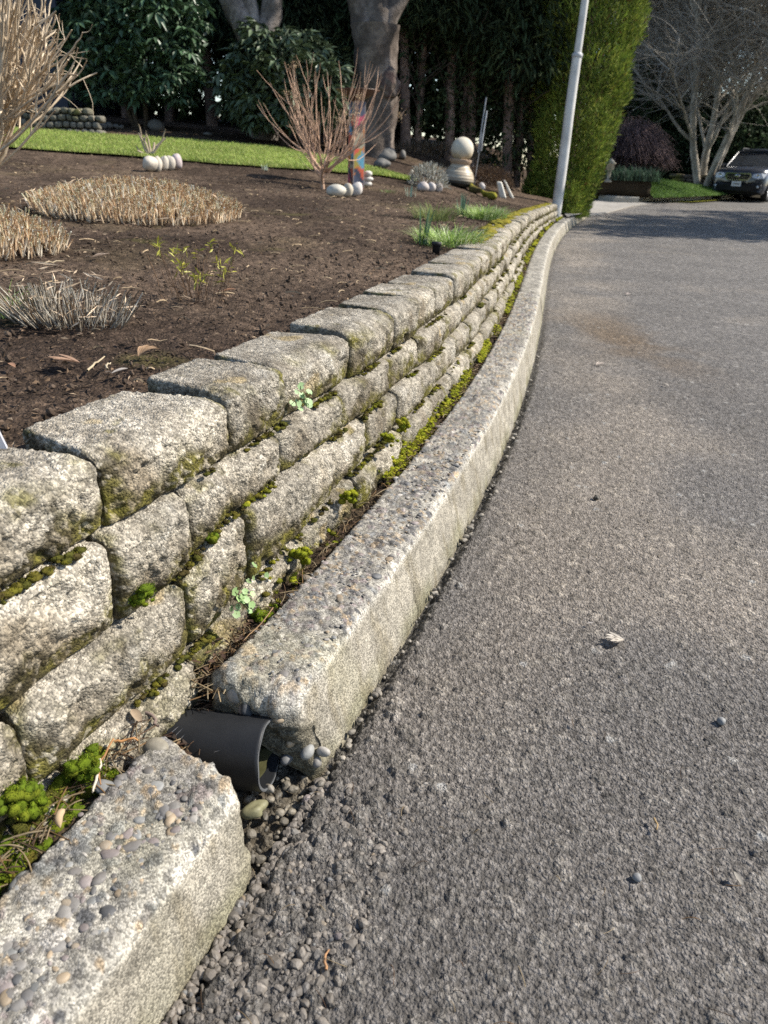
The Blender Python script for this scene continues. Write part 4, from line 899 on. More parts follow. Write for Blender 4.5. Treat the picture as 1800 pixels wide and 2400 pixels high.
def cairn():
    p = at(862, 438); d = np.dot(p - np.array([0, 0, CAMH]), CF); k = d / FPX
    th = empty('stone_stack', tuple(p), 'three flat pale stones balanced in a stack behind the painted post', 'stone stack'); z = 0
    for w_, h_ in ((22, 13), (24, 11), (21, 13)):
        V0, F0 = ICO2; mb = MB(); mb.add(V0 * np.array([w_ * k / 2, w_ * k / 2, h_ * k / 2]) * (1 + .08 * vnoise(V0 + U(-9, 9, 3), 1, 3)[:, None]) + np.array([U(-.01, .01), 0, z + h_ * k / 2]), T=F0, col=(.50, .48, .44)); mb.build('stone', M['whitestone'], th, world=False); z += h_ * k * .9
cairn()
def painted_post():
    p = at(834, 436); d = np.dot(p - np.array([0, 0, CAMH]), CF); k = d / FPX
    th = empty('painted_post', tuple(p), 'square post painted in red, blue and orange abstract shapes with a copper dish on top', 'painted post', rz=.5)
    w_ = 40 * k / 2 * .72; H = 180 * k; mb = MB()
    n, m = 40, 9
    for q in range(4):
        u, v = np.meshgrid(np.linspace(-1, 1, m), np.linspace(0, 1, n), indexing='ij'); P = np.stack([u.ravel() * w_, np.full(u.size, -w_), v.ravel() * H - .03], 1)
        uu, vv = u.ravel(), v.ravel(); w2 = np.stack([uu * .6 + q * 9, vv * 7, 0 * uu], 1); di, idn = cells(w2 + .35 * np.stack([vnoise(w2, .8, 3), vnoise(w2, .8, 4), 0 * uu], 1), 1.0, 12, 2)
        pal = np.array([(.05, .06, .10), (.55, .09, .05), (.07, .22, .38), (.45, .16, .04), (.30, .28, .20), (.06, .05, .05), (.40, .05, .10), (.10, .30, .42), (.30, .24, .04)]); c_ = pal[(idn * 8.99).astype(int)]
        low = vv < .24; c_ = np.where((low & (uu > .0 - (vv - .12) * 6))[:, None], np.array([.50, .09, .035]), c_); c_ = np.where((low & (np.abs(uu + (vv - .13) * 9 - .25) < .45))[:, None], np.array([.025, .035, .06]), c_)
        c_ = np.where((np.abs(uu) > .93)[:, None], np.array([.22, .19, .17]), c_)
        mb.add(rotz(P, q * math.pi / 2), Q=grid_faces(m, n), col=c_)
    mb.add(np.array([[-w_, -w_, H - .03], [w_, -w_, H - .03], [w_, w_, H - .03], [-w_, w_, H - .03]]), Q=[[0, 1, 2, 3]], col=(.2, .15, .1)); mb.build('post', M['paint'], th, smooth=False, world=False)
    mb = MB(); R = 52 * k * .95; lathe(mb, [(.001, H - .02), (w_ * .9, H - .015), (R * .6, H + .02), (R, H + .075), (R * 1.01, H + .082), (R * .97, H + .083), (R * .55, H + .035), (.001, H + .02)], (0, 0, 0), 40, (.10, .055, .035)); mb.build('dish', M['ceramic'], th, world=False)
painted_post()
def pot():
    p = at(1072, 434); d = np.dot(p - np.array([0, 0, CAMH]), CF); k = d / FPX; r = 37 * k
    th = empty('garden_pot', tuple(p), 'squat ringed clay urn with dark base at the garden corner', 'pot')
    pr = np.array([(.02, 0), (.62, 0), (.84, .06), (.97, .22), (1., .42), (.97, .60), (.90, .80), (.74, 1.02), (.60, 1.18), (.56, 1.28), (.60, 1.32), (.63, 1.36), (.68, 1.45), (.70, 1.56), (.66, 1.58), (.60, 1.50), (.48, 1.35), (.02, 1.30)])
    u = np.linspace(0, len(pr) - 1, 90); pf = np.stack([np.interp(u, np.arange(len(pr)), pr[:, 0]), np.interp(u, np.arange(len(pr)), pr[:, 1])], 1); pf[:, 0] += .012 * np.sin(pf[:, 1] * 38) * (pf[:, 1] < 1.15) * (pf[:, 0] > .3)
    z = pf[:, 1]; n_ = np.sin(z * 23) * .5 + np.sin(z * 51) * .5
    col = lerp((.30, .24, .17), (.46, .40, .30), sstep(-.8, .8, n_)); col = lerp(col, (.035, .03, .022), sstep(.46, .30, z + .03 * np.sin(z * 40))); col = lerp(col, (.36, .25, .17), sstep(1.2, 1.35, z) * .8)
    mb = MB(); lathe(mb, pf * r, (0, 0, -.02), 48, col); mb.build('pot_body', M['ceramic'], th, world=False); th.rotation_euler = (0, math.radians(4), 0)
    q = p + np.array([.012 * 3, 0, r * 2.12 - .02]); R = 26 * k; V0, F0 = ICO3; V = V0 * R * np.array([1, 1, 1.01])
    mb = MB(); mb.add(V, T=F0, col=lerp((.52, .47, .38), (.42, .31, .16), .7 * sstep(.1, -.9, V0[:, 2] + .4 * vnoise(V0, .5, 2)))); o = mb.build('stone_ball', M['whitestone'], world=False); o.location = q; tag(o, 'pale speckled stone ball resting in the mouth of the clay urn', 'ball')
    a = at(1110, 440); mb = MB(); kk = np.dot(a - np.array([0, 0, CAMH]), CF) / FPX
    th = empty('rain_gauge', tuple(a), 'tall thin metal stake holding a clear tube beside the clay urn', 'rain gauge'); H = 186 * kk
    dr = np.array([.02 * 4, 0, 1.]); 
    for nm, xo, z0, z1, rr, cc in (('stake', 0, -.05, H * .62, .010, (.22, .22, .23)), ('clip_bracket', .02, H * .42, H * .50, .022, (.2, .2, .21)), ('tube', -.018, H * .40, H, .011, (.30, .31, .33)), ('tube', .022, H * .46, H * .86, .011, (.42, .43, .45))):
        mb = MB(); L = np.stack([np.array([xo, 0, 0]) + dr * z for z in np.linspace(z0, z1, 6)]); V, Q = tubes(L, np.full(6, rr), 8); mb.add(V, Q=Q, col=cc); mb.build(nm, M['metal'], th, world=False)
pot()
def slab(px, py, wpx, hpx, lean, label, rz=0.):
    p = at(px, py); k = np.dot(p - np.array([0, 0, CAMH]), CF) / FPX; V, Q = rbox(6, 3, 10); P, _ = rounded(V, (wpx * k / 2, .03, hpx * k / 2), .025)
    P[:, 0] *= 1 - .28 * (V[:, 2] * .5 + .5); P = P * (1 + .06 * vnoise(P + U(-9, 9, 3), .12, 2)[:, None]); P[:, 2] += hpx * k * .42; P[:, 0] -= P[:, 2] * lean
    mb = MB(); mb.add(P, Q=Q, col=(.56, .53, .46)); o = mb.build('white_stone', M['whitestone'], world=False); o.location = p; o.rotation_euler = (0, 0, rz); tag(o, label, 'stone')
slab(1178, 462, 17, 36, .35, 'tall white slab leaning left between the heather mound and the pole', -.3)
slab(1199, 462, 10, 40, .65, 'slim white slab leaning hard left, nearest the pole', .2)
cobble(1128, 446, 16, 20, (.50, .46, .43), 'small pale pointed stone right of the clay urn', None)
def mossy_log():
    a, b = at(1098, 443), at(1162, 470); k = np.linspace(0, 1, 12)[:, None]; L = a + (b - a) * k + np.array([0, 0, .01]) * np.sin(k * 3) + np.array([0, 0, .03]); R = .040 + .014 * np.sin(k[:, 0] * 9); R[0] = R[-1] = .012
    V, Q = tubes(L - a, R, 10); V = V + (.028 * vnoise(V, .09, 3))[:, None]; mb = MB(); mb.add(V, Q=Q, col=lerp((.10, .075, .03), (.24, .22, .03), sstep(-.4, .3, vnoise(V, .2, 9)))); o = mb.build('mossy_log', M['moss'], world=False); o.location = a; tag(o, 'low moss-covered log curving from the urn toward the white slabs', 'log')
mossy_log()
def mound(px, py, rx, ry, h, n, cols, label, name, ln, wd, cat='shrub', up=.6, mt='leaf'):
    c = at(px, py); th = empty(name, tuple(c), label, cat); mb = MB(); d = rand_dirs(n, .35); d[:, 2] = np.abs(d[:, 2]); q = .55 + .45 * rng.random((n, 1)) ** .5
    P = d * np.array([rx, ry, h]) * q * (1 + .15 * vnoise(d * 1., .5, 6))[:, None]; D = d + rng.normal(size=(n, 3)) * .4 + np.array([0, 0, up]); D /= np.linalg.norm(D, axis=1, keepdims=True)
    V, T = leaves(P, D, rand_dirs(n), ln * U(.6, 1.3, n), wd, .2); mb.add(V, T=T, col=np.repeat(np.array(cols)[rng.integers(0, len(cols), n)] * U(.6, 1.3, (n, 1)), 4, 0)); tag(mb.build('foliage', M[mt], th, world=False), kind='stuff'); return th
mound(1128, 440, .55, .35, .34, 6500, [(.10, .065, .045), (.08, .05, .035), (.14, .09, .05)], 'brown rounded heather mound behind the clay urn', 'heather', .05, .008)
mound(1175, 432, .22, .2, .22, 1200, [(.30, .22, .05), (.2, .14, .05)], 'yellow-tipped small heather at the right end of the brown mound', 'heather', .04, .008)
mound(1002, 440, .28, .24, .30, 900, [(.36, .35, .30), (.20, .19, .14), (.42, .42, .38)], 'pale twiggy plant with whitish flecks behind three pinkish stones', 'flecked_plant', .06, .014)
mound(1000, 372, 1.1, .35, .22, 1500, [(.09, .075, .05), (.13, .10, .07)], 'low brown dead stems in the shade left of the clay urn', 'dead_perennial', .12, .01)
def solar_lamp():
    p = at(1022, 592); k = np.dot(p - np.array([0, 0, CAMH]), CF) / FPX; th = empty('solar_lamp', tuple(p), 'small black round solar garden lamp at the back of the wall', 'garden lamp'); r = 11.5 * k
    mb = MB(); lathe(mb, [(.001, -.03), (r * .75, -.03), (r * .8, r * 1.2), (r * .85, r * 1.25)], (0, 0, 0), 24); mb.build('lamp_body', M['blackplastic'], th, world=False)
    mb = MB(); lathe(mb, [(r * .85, r * 1.25), (r, r * 1.3), (r * 1.03, r * 1.9), (r * .95, r * 2.05), (r * .7, r * 2.1), (.001, r * 2.1)], (0, 0, 0), 24); mb.build('lamp_cap', M['blackplastic'], th, world=False)
solar_lamp()
def edge_panel():
    # slanted pale sheet at the left edge of the frame with a dark edge strip
    a = np.array(atz(34, 1046, .505)); a[2] = .485; th = empty('garden_sign', tuple(a), 'pale grey slanted panel with a black edge strip, cut off by the left edge', 'panel', rz=.25)
    mb = MB(); W, H, tck = .16, .17, .006; P = []; Q = []
    V, Qd = rbox(6, 1, 8); P = V * np.array([W / 2, tck / 2, H / 2]) + np.array([-W / 2, 0, H / 2 - .015]); P[:, 0] -= (P[:, 2] + .015) * .26; mb.add(P, Q=Qd, col=(.42, .42, .46)); mb.build('sheet', M['fabric'], th, smooth=False, world=False)
    mb = MB(); V, Qd = rbox(1, 1, 8); P = V * np.array([.004, .006, H * .22]) + np.array([0.002, 0, H * .78]); P[:, 0] -= (P[:, 2] + .015) * .26; mb.add(P, Q=Qd); mb.build('edge_strip', M['blackplastic'], th, smooth=False, world=False)
edge_panel()
def pole():
    p = at(1306, 476); p[2] = min(p[2], .40); k = np.dot(p - np.array([0, 0, CAMH]), CF) / FPX; th = empty('pole', tuple(p), 'weathered pale grey metal pole behind the end of the block wall', 'pole')
    r = 12 * k; H1 = 300 * k; lean = .012
    def seg(z0, z1, r0, r1, nm, cc):
        n = 30; z = np.linspace(z0, z1, n); L = np.stack([z * lean + .004 * np.sin(z * 3), 0 * z, z], 1); V, Q = tubes(L, np.linspace(r0, r1, n), 20); mb = MB(); mb.add(V, Q=Q, col=lerp(cc, np.array(cc) * .72, sstep(0, .6, fbm(V, .25, 3, 3)))); mb.build(nm, M['pole'], th, world=False)
    seg(-.25, H1, r, r * .86, 'lower_tube', (.56, .545, .515)); seg(H1 - .02, H1 + 3.2, r * .68, r * .6, 'upper_tube', (.56, .545, .515))
    mb = MB(); lathe(mb, [(r * .86, 0), (r * .98, .01), (r * .98, .05), (r * .70, .07)], (H1 * lean, 0, H1 - .05), 20, (.42, .42, .42)); mb.build('collar', M['pole'], th, world=False)
pole()

# ------------------------------------------------------------------ lawn
def strip_region(front, back, nu, nv):
    f = np.array([at(*p) for p in front]); b = np.array([at(*p) for p in back])
    def rs(a):
        L = np.r_[0, np.cumsum(np.linalg.norm(np.diff(a, axis=0), axis=1))]; u = np.linspace(0, L[-1], nu); return np.stack([np.interp(u, L, a[:, i]) for i in range(3)], 1)
    f, b = rs(f), rs(b); v = np.linspace(0, 1, nv)[None, :, None]; return f[:, None] * (1 - v) + b[:, None] * v
LF = [(-60, 342), (20, 347), (150, 357), (300, 367), (500, 384), (640, 394), (800, 407), (900, 414), (968, 426)]
LB = [(-60, 300), (20, 303), (200, 315), (400, 329), (560, 340), (640, 348), (760, 370), (860, 394), (972, 424)]
def lawn():
    A = strip_region(LF, LB, 120, 34); P = A.reshape(-1, 3).copy(); P[:, 2] = G(P[:, 0], P[:, 1]) + .012 + .008 * fbm(P, .5, 2, 4)
    tag(mk('lawn', P, grid_faces(120, 34), M['soil'], col=(.09, .11, .03)), 'strip of bright green lawn behind the planting bed', kind='structure')
    n = 75000; i = rng.integers(0, 119, n); j = rng.integers(0, 33, n); u, v = rng.random((n, 1)), rng.random((n, 1)); GP = P.reshape(120, 34, 3)
    B = (GP[i, j] * (1 - u) + GP[i + 1, j] * u) * (1 - v) + (GP[i, j + 1] * (1 - u) + GP[i + 1, j + 1] * u) * v; B = B + rng.normal(size=(n, 3)) * np.array([.03, .03, 0])
    a = U(0, 6.28, n); V, Q = blades(B, np.stack([np.cos(a), np.sin(a), 0 * a], 1), U(.025, .055, n), .008, U(.2, .9, n), 3)
    c = np.array([[.30, .40, .085], [.37, .45, .12], [.24, .33, .07], [.42, .43, .16]])[rng.integers(0, 4, n)] * (1 + .22 * fbm(B, .8, 3, 8))[:, None]
    mb = MB(); mb.add(V, Q=Q, col=np.repeat(c, 6, 0)); tag(mb.build('grass', M['grass']), 'short sunlit lawn grass', kind='stuff')
lawn()

# ------------------------------------------------------------------ house, low mossy wall and plants at the back
def house():
    Y = 14.5; rb = atY(152, 200, Y); rt = atY(134, 10, Y); x1 = rb[0]; th = empty('house', (x1, Y, .8), 'dark slate-blue house corner with vertical siding behind the big pale shrub', 'house')
    W, H = 7.0, 5.2; pw = .42; mb = MB()
    for k in range(16):
        b = MB(); box(b, (-pw / 2 - k * pw, .03 + .0 * k, H / 2), (pw / 2 - .008, .02, H / 2), (.030, .037, .055)); b.build('siding_board', M['siding'], th, smooth=False, world=False)
        b = MB(); box(b, (-k * pw, -.003, H / 2), (.022, .022, H / 2), (.026, .033, .050)); b.build('batten', M['siding'], th, smooth=False, world=False)
    b = MB(); box(b, (-3.5, 2.6, H / 2), (3.45, 2.52, H / 2), (.022, .026, .038)); b.build('wall', M['siding'], th, smooth=False, world=False)
    b = MB(); box(b, (-3.5, 2.2, H + .1), (3.9, 3.0, .1), (.04, .04, .042)); b.build('roof', M['siding'], th, smooth=False, world=False)
house()
def low_wall():
    a, b = at(-30, 312), at(238, 312); a[1] = b[1] = max(a[1], b[1]) ; th = empty('low_stone_wall', tuple(b), 'low shaded mossy block wall beyond the lawn below the dark house', 'wall'); k = np.dot(b - np.array([0, 0, CAMH]), CF) / FPX
    hh = 15 * k; n = 10; L = (b[0] - a[0]) / n; z0 = G(b[0], b[1]) - .05
    for r in range(4):
        for q in range(n + 1):
            x = b[0] - (q + .5 + (.5 if r % 2 else 0)) * L + (0.0 if r < 3 else -.12); V, Q = rbox(5, 4, 4); P, _ = rounded(V, (L / 2 - .005, .12, hh / 2 - .003), .03); P = P + np.array([x, b[1] + .02 * r + .12, z0 + (r + .5) * hh]); P += .02 * vnoise(P, .15, 3)[:, None]
            m_ = sstep(-.2, .3, fbm(P, .4, 3, 8)); mb = MB(); mb.add(P, Q=Q, col=lerp((.17, .16, .13), (.10, .10, .03), m_)); mb.build('stone_block', M['stone'], th)
low_wall()
for a, b, c_, d_, l in [(240, 300, 18, 14, 'small round grey stone next to the low mossy wall'), (256, 299, 16, 14, 'second small grey stone right of the low mossy wall'), (272, 300, 14, 11, 'third small grey stone in the shaded row'), (285, 301, 12, 9, 'smallest stone ending the shaded row'), (368, 304, 36, 24, 'big flat grey boulder in shade beyond the lawn, under the rhododendron'), (893, 392, 36, 22, 'flat pale boulder at the lawn edge under the burled trunk'), (905, 372, 44, 30, 'large dark boulder behind the flat pale one'), (944, 372, 20, 20, 'tilted light stone right of the large dark boulder'), (488, 318, 20, 10, 'low grey stone in deep shade beyond the lawn middle')]:
    cobble(a, b, c_, d_, (.13, .125, .115), l, None, name='boulder', lump=.35, sink=.35)
def rhodo(px, py, Y, rx, ry, rz, n, label, col, seed, low=0.):
    c = atY(px, py, Y); gz = float(G(c[0], c[1])); th = empty('rhododendron', (c[0], Y, gz), label, 'shrub'); protos = []
    for v in range(5):
        mb = MB(); m = int(U(8, 12)); a = np.arange(m) * 6.283 / m + U(-.25, .25, m); dr = U(-.75, .1, m); D = np.stack([np.cos(a) * np.cos(dr), np.sin(a) * np.cos(dr), np.sin(dr)], 1); Nn = np.stack([-np.cos(a) * np.sin(dr), -np.sin(a) * np.sin(dr), np.cos(dr)], 1)
        V, T = leaves(np.zeros((m, 3)) + D * .02, D, Nn, U(.15, .23, m), .062, .12, .18); mb.add(V, T=T, col=np.repeat(np.array(col) * U(.7, 1.4, (m, 1)), 4, 0)); protos.append(mb)
    meshes = []; base = []; k = 0; tries = 0; pts = []
    while len(pts) < n and tries < 60000:
        tries += 1; d = rand_dirs(1, .1)[0]
        if d[1] > .35: continue
        q = U(.80, 1.02) * (1 + .22 * float(vnoise(d[None], .45, seed)[0])); p = np.array([c[0], Y, c[2]]) + d * np.array([rx, ry, rz]) * q
        if p[2] < gz + low: continue
        pts.append(p)
    obs = []
    for i, p in enumerate(pts[:260]):
        if i < 5: o = protos[i].build('leaf_cluster', M['glossy_leaf'], th, world=False); obs.append(o)
        else: o = obs[i % 5].copy(); C.objects.link(o); o.parent = th
        o.location = p - np.array(th.location); o.rotation_euler = (U(-.5, .5), U(-.5, .5), U(0, 6.28)); s = U(.75, 1.2); o.scale = (s, s, s)
    # inner and further foliage
    mb = MB(); m = 5200; d = rand_dirs(m); P = d * np.array([rx, ry, rz]) * (.25 + .65 * rng.random((m, 1)) ** .6) + np.array([c[0], Y, c[2]]); P = P[P[:, 2] > gz + low]; m = len(P)
    V, T = leaves(P, rand_dirs(m, -.3), rand_dirs(m, .6), U(.10, .17, m), .05, .12); mb.add(V, T=T, col=np.repeat(np.array(col) * U(.5, 1.1, (m, 1)), 4, 0)); tag(mb.build('foliage', M['glossy_leaf'], th), kind='stuff')
    for q in range(5):
        L, R, _ = wander((c[0] + U(-.2, .2), Y + U(0, .2), gz - .05), (U(-.4, .4), U(-.2, .2), 1), max(.6, c[2] - gz + .3), .04, .02, 7, .1, .12); mb = MB(); V, Q = tubes(L, R, 7); mb.add(V, Q=Q, col=(.07, .055, .04)); mb.build('stem', M['bark'], th)
rhodo(318, 110, 13.2, 1.15, .9, 1.25, 300, 'tall dark green rhododendron with drooping leaf whorls beyond the lawn', (.060, .108, .055), 3, .35)
rhodo(668, 205, 12.9, 1.0, .7, .82, 260, 'rounded duller rhododendron between the grey trunks behind the bare shrub', (.075, .105, .058), 8, .25)
blade_clump(205, 268, .12, 26, .35, .05, [(.09, .15, .06), (.14, .20, .08)], 'strappy green leaves hanging over the low mossy wall', (.5, 1.1), 'fern', 'plant', 6, 'glossy_leaf')

# ------------------------------------------------------------------ trees
def tree_mesh(th, limbs, col, m=9, name='limb'):
    for L, R in limbs:
        u = np.linspace(0, len(L) - 1, len(L) * 4); Ls = np.stack([np.interp(u, np.arange(len(L)), L[:, i]) for i in range(3)], 1); ker = np.array([.25, .5, .25])
        for _ in range(3): Ls[1:-1] = Ls[:-2] * .25 + Ls[1:-1] * .5 + Ls[2:] * .25
        Rs = np.interp(u, np.arange(len(L)), R); V, Q = tubes(Ls, Rs, 16 if R[0] > .1 else m); n_ = fbm(V, .22, 3, 5); Cc = np.repeat(Ls, 16 if R[0] > .1 else m, 0); V = Cc + (V - Cc) * (1 + .22 * n_ + .10 * vnoise(V * np.array([1, 1, .25]), .05, 31))[:, None]
        lic = sstep(-.05, .30, fbm(V * np.array([1, 1, .35]), .07, 3, 9)); mb = MB(); mb.add(V, Q=Q, col=lerp(col, np.array(col) * 1.9 + .03, lic * .75)); mb.build(name, M['bark'], th)
def px_limb(pts, Y, wpx, dy=0):
    P = np.array([atY(a, b, Y + dy * i) for i, (a, b) in enumerate(pts)]); k = Y / FPX * 1.05; return P, np.array(wpx) * k / 2
def garden_trees():
    Y = 13.2; b = atY(870, 330, Y); gz = float(G(b[0], Y)); th = empty('burled_tree', (b[0], Y, gz), 'thick grey trunk with a big burl behind the painted post', 'tree')
    tree_mesh(th, [px_limb([(872, 400), (872, 340), (874, 270), (878, 200), (878, 120), (880, 60)], Y, [104, 96, 90, 84, 84, 92])], (.095, .076, .062), name='trunk')
    tree_mesh(th, [px_limb([(866, 90), (852, 40), (842, 0), (822, -70), (790, -160)], Y, [66, 50, 46, 40, 30]), px_limb([(892, 100), (905, 50), (925, 15), (960, -40), (1010, -120)], Y, [60, 40, 34, 30, 24]), px_limb([(882, 80), (880, 0), (884, -80), (880, -200)], Y, [60, 56, 48, 30])], (.09, .075, .064))
    V0, F0 = ICO3; c = atY(905, 196, Y - .15); W = V0 * np.array([.20, .22, .24]) * (1 + .35 * fbm(V0, .6, 3, 4))[:, None]; mb = MB(); mb.add(W + c, T=F0, col=lerp((.075, .05, .045), (.15, .12, .10), sstep(-.3, .3, fbm(V0, .3, 2, 8)))); mb.build('burl', M['bark'], th)
    Y = 13.6; b = atY(610, 330, Y); th = empty('leaning_tree', (b[0], Y, float(G(b[0], Y))), 'pale multi-stemmed tree leaning left between the two rhododendrons', 'tree')
    tree_mesh(th, [px_limb([(628, 400), (622, 280), (612, 150), (604, 90)], Y, [70, 64, 60, 66])], (.15, .13, .115), name='trunk')
    tree_mesh(th, [px_limb([(604, 110), (575, 55), (548, 10), (520, -50), (490, -140)], Y, [62, 50, 46, 38, 30]), px_limb([(604, 100), (592, 50), (582, 10), (575, -60), (560, -160)], Y, [46, 34, 30, 26, 22]), px_limb([(612, 110), (632, 60), (640, 10), (648, -60), (650, -160)], Y, [50, 40, 38, 32, 26])], (.15, .13, .115))
garden_trees()
def sprays(n, cx, cy, z0, z1, r, ln, wd, cols, droop=.5, shell=.35, taper=0., sq=1.):
    """drooping flat foliage sprays round a vertical axis, many small pieces"""
    z = z0 + (z1 - z0) * rng.random(n); a = U(0, 6.28, n); rr = r * (1 - taper * (z - z0) / (z1 - z0)) * (shell + (1 - shell) * rng.random(n) ** .7) * (1 + .25 * vnoise(np.stack([np.cos(a) * 1.2, np.sin(a) * 1.2, z * 1.6], 1), .7, 9))
    P = np.stack([cx + rr * np.cos(a), cy + rr * np.sin(a) * sq, z], 1); D = np.stack([np.cos(a), np.sin(a), 0 * a - droop], 1) + rng.normal(size=(n, 3)) * .5; D /= np.linalg.norm(D, axis=1, keepdims=True)
    V, T = leaves(P, D, rand_dirs(n, .3), ln * U(.6, 1.4, n), wd * U(.7, 1.3, n), .1, .15); c = np.array(cols)[rng.integers(0, len(cols), n)] * U(.6, 1.4, (n, 1)) * (1 + .35 * vnoise(P, .5, 4))[:, None]
    return V, T, np.repeat(c, 4, 0)
CED = [(.035, .055, .022), (.05, .07, .03), (.03, .045, .02), (.065, .08, .03)]
def cedar_row():
    spec = [(965, 360, 15.0, [(-14, 0), (12, 1)]), (1052, 372, 15.2, [(0, 0), (26, 1)]), (1112, 385, 15.4, [(-8, 0)]), (1188, 400, 15.3, [(0, 0), (22, 1)]), (1246, 410, 15.6, [(0, 0)])]
    lab = ['first dark cedar right of the burled trunk, with twin bare stems', 'cedar with reddish split trunk standing above the clay urn', 'slender leaning cedar right of the stone ball', 'tall cedar with two brown trunks left of the columnar hedge', 'thin cedar half hidden by the columnar evergreen']
    for (px, py, Y, st), l in zip(spec, lab):
        b = atY(px, py, Y); gz = float(G(b[0], Y)); th = empty('cedar_tree', (b[0], Y, gz), l, 'tree', 'cedars in the tall dark screen')
        for dx, q in st:
            L, R = px_limb([(px + dx, py + 40), (px + dx * 1.3 + 2, py - 100), (px + dx * 1.6 + 6, py - 220), (px + dx * 2.4 + 14, py - 360), (px + dx * 3 + 20, py - 560), (px + dx * 3.2, py - 900)], Y + .25 * q, [22 - 6 * q, 20 - 6 * q, 18 - 5 * q, 15 - 4 * q, 12, 6]); tree_mesh(th, [(L, R)], (.21, .145, .115), 9, 'trunk')
        fine = []
        for q in range(26):
            z = U(.6, 3.0); L, R, _ = wander((b[0] + U(-.1, .15), Y, gz + z), (U(-1, 1), U(-.8, .4), U(.5, 1.4)), U(.5, 1.2), .018, .005, 7, .06, .14); fine.append((L, R))
        mb = MB()
        for L, R in fine: V, Q = tubes(L, R, 5); mb.add(V, Q=Q, col=(.09, .07, .055))
        tag(mb.build('dead_branch', M['bark'], th), kind='stuff')
        mb = MB(); V, T, c = sprays(15000, b[0], Y, gz + 1.9, 9.5, 1.05, .20, .035, CED, .9, .15, .5); mb.add(V, T=T, col=c); V, T, c = sprays(900, b[0], Y + .3, gz + .5, gz + 2.0, .75, .13, .05, CED, .6, .3); mb.add(V, T=T, col=c); tag(mb.build('crown', M['cedar'], th), kind='stuff')
    for i, px in enumerate([60, 190, 300, 400, 500, 600, 700, 790, 880]):
        Y = 15.6 + .3 * (i % 2); b = atY(px, 330, Y); gz = float(G(b[0], Y)); th = empty('cedar_tree', (b[0], Y, gz), ['dark cedar behind the blue house corner', 'dark cedar behind the left half of the tall rhododendron', 'dark cedar above the tall rhododendron', 'dark cedar right of the tall rhododendron', 'dark cedar left of the leaning pale tree', 'dark cedar behind the leaning pale tree', 'dark cedar above the rounded rhododendron', 'dark cedar left of the burled trunk', 'dark cedar behind the burled trunk'][i], 'tree', 'cedars in the tall dark screen')
        L, R, _ = wander((b[0], Y, gz - .1), (U(-.05, .05), 0, 1), 8, .10, .03, 10, 0, .03); tree_mesh(th, [(L, R)], (.10, .07, .055), 9, 'trunk')
        mb = MB(); V, T, c = sprays(15000, b[0], Y, gz + 1.3, 9.8, 1.0, .20, .035, CED, .9, .1, .45); mb.add(V, T=T, col=c); tag(mb.build('crown', M['cedar'], th), kind='stuff')
    labs = ['behind the far left of the garden', 'behind the rhododendron gap', 'behind the rounded rhododendron', 'behind the burled trunk', 'behind the twin-stemmed cedar', 'behind the urn', 'behind the columnar evergreen']
    for i, px in enumerate([120, 330, 560, 760, 930, 1080, 1210]):
        Y = 18.0; b = atY(px, 360, Y); th = empty('evergreen_tree', (b[0], Y, 1.2), 'near-black evergreen mass ' + labs[i], 'tree', 'evergreens beyond the cedar screen'); L, R, _ = wander((b[0], Y, .8), (0, 0, 1), 9, .12, .03, 8, 0, .03); tree_mesh(th, [(L, R)], (.08, .06, .05), 8, 'trunk')
        mb = MB(); V, T, c = sprays(7500, b[0], Y, 1.55, 11, 1.5, .26, .11, CED, .5, .05, .3); mb.add(V, T=T, col=c); tag(mb.build('crown', M['cedar'], th), kind='stuff')
cedar_row()
def columnar():
    Y = 15.2; base = atY(1318, 470, Y); x0 = base[0]; gz = float(G(x0, Y)) - .1; th = empty('columnar_evergreen', (x0, Y, gz), 'tall columnar evergreen behind the pole, its right flank sunlit yellow-green', 'tree')
    n = 90000; z = gz + .05 + 8 * rng.random(n) ** 1.25; t = (z - gz)
    left = atY(1245, 250, Y)[0]; xr = np.interp(t, [0, .4, 1.2, 2.2, 3.6, 5, 8], [.40, .48, .66, .84, 1.02, 1.1, .5]); xl = np.interp(t, [0, .5, 2, 4, 8], [-.45, -.66, -.70, -.75, -.3])
    a = U(0, 6.28, n); q = .62 + .38 * rng.random(n) ** .6; bumps = 1 + .24 * vnoise(np.stack([np.cos(a), np.sin(a), z * 1.1], 1), .45, 12) + .10 * vnoise(np.stack([np.cos(a) * 2, np.sin(a) * 2, z * 2.4], 1), .5, 22)
    cx = x0 + (xr + xl) / 2; hw = (xr - xl) / 2
    P = np.stack([cx + np.cos(a) * hw * q * bumps, Y + np.sin(a) * .85 * q * bumps, z], 1)
    D = np.stack([np.cos(a) * .5, np.sin(a) * .5, np.full(n, .75)], 1) + rng.normal(size=(n, 3)) * .38; D /= np.linalg.norm(D, axis=1, keepdims=True)
    V, T = leaves(P, D, rand_dirs(n), U(.06, .15, n), U(.012, .024, n), .1); c = np.array([[.13, .19, .028], [.20, .26, .04], [.085, .125, .025], [.28, .31, .06]])[rng.integers(0, 4, n)] * U(.7, 1.3, (n, 1)); br = rng.random(n) < .04; c[br] = (.13, .07, .03)
    mb = MB(); mb.add(V, T=T, col=np.repeat(c, 4, 0)); tag(mb.build('foliage', M['cedar'], th), kind='stuff')
    L, R, _ = wander((x0, Y, gz - .1), (.05, 0, 1), 6, .11, .03, 8, 0, .02); tree_mesh(th, [(L, R)], (.10, .07, .05), 9, 'trunk')
columnar()

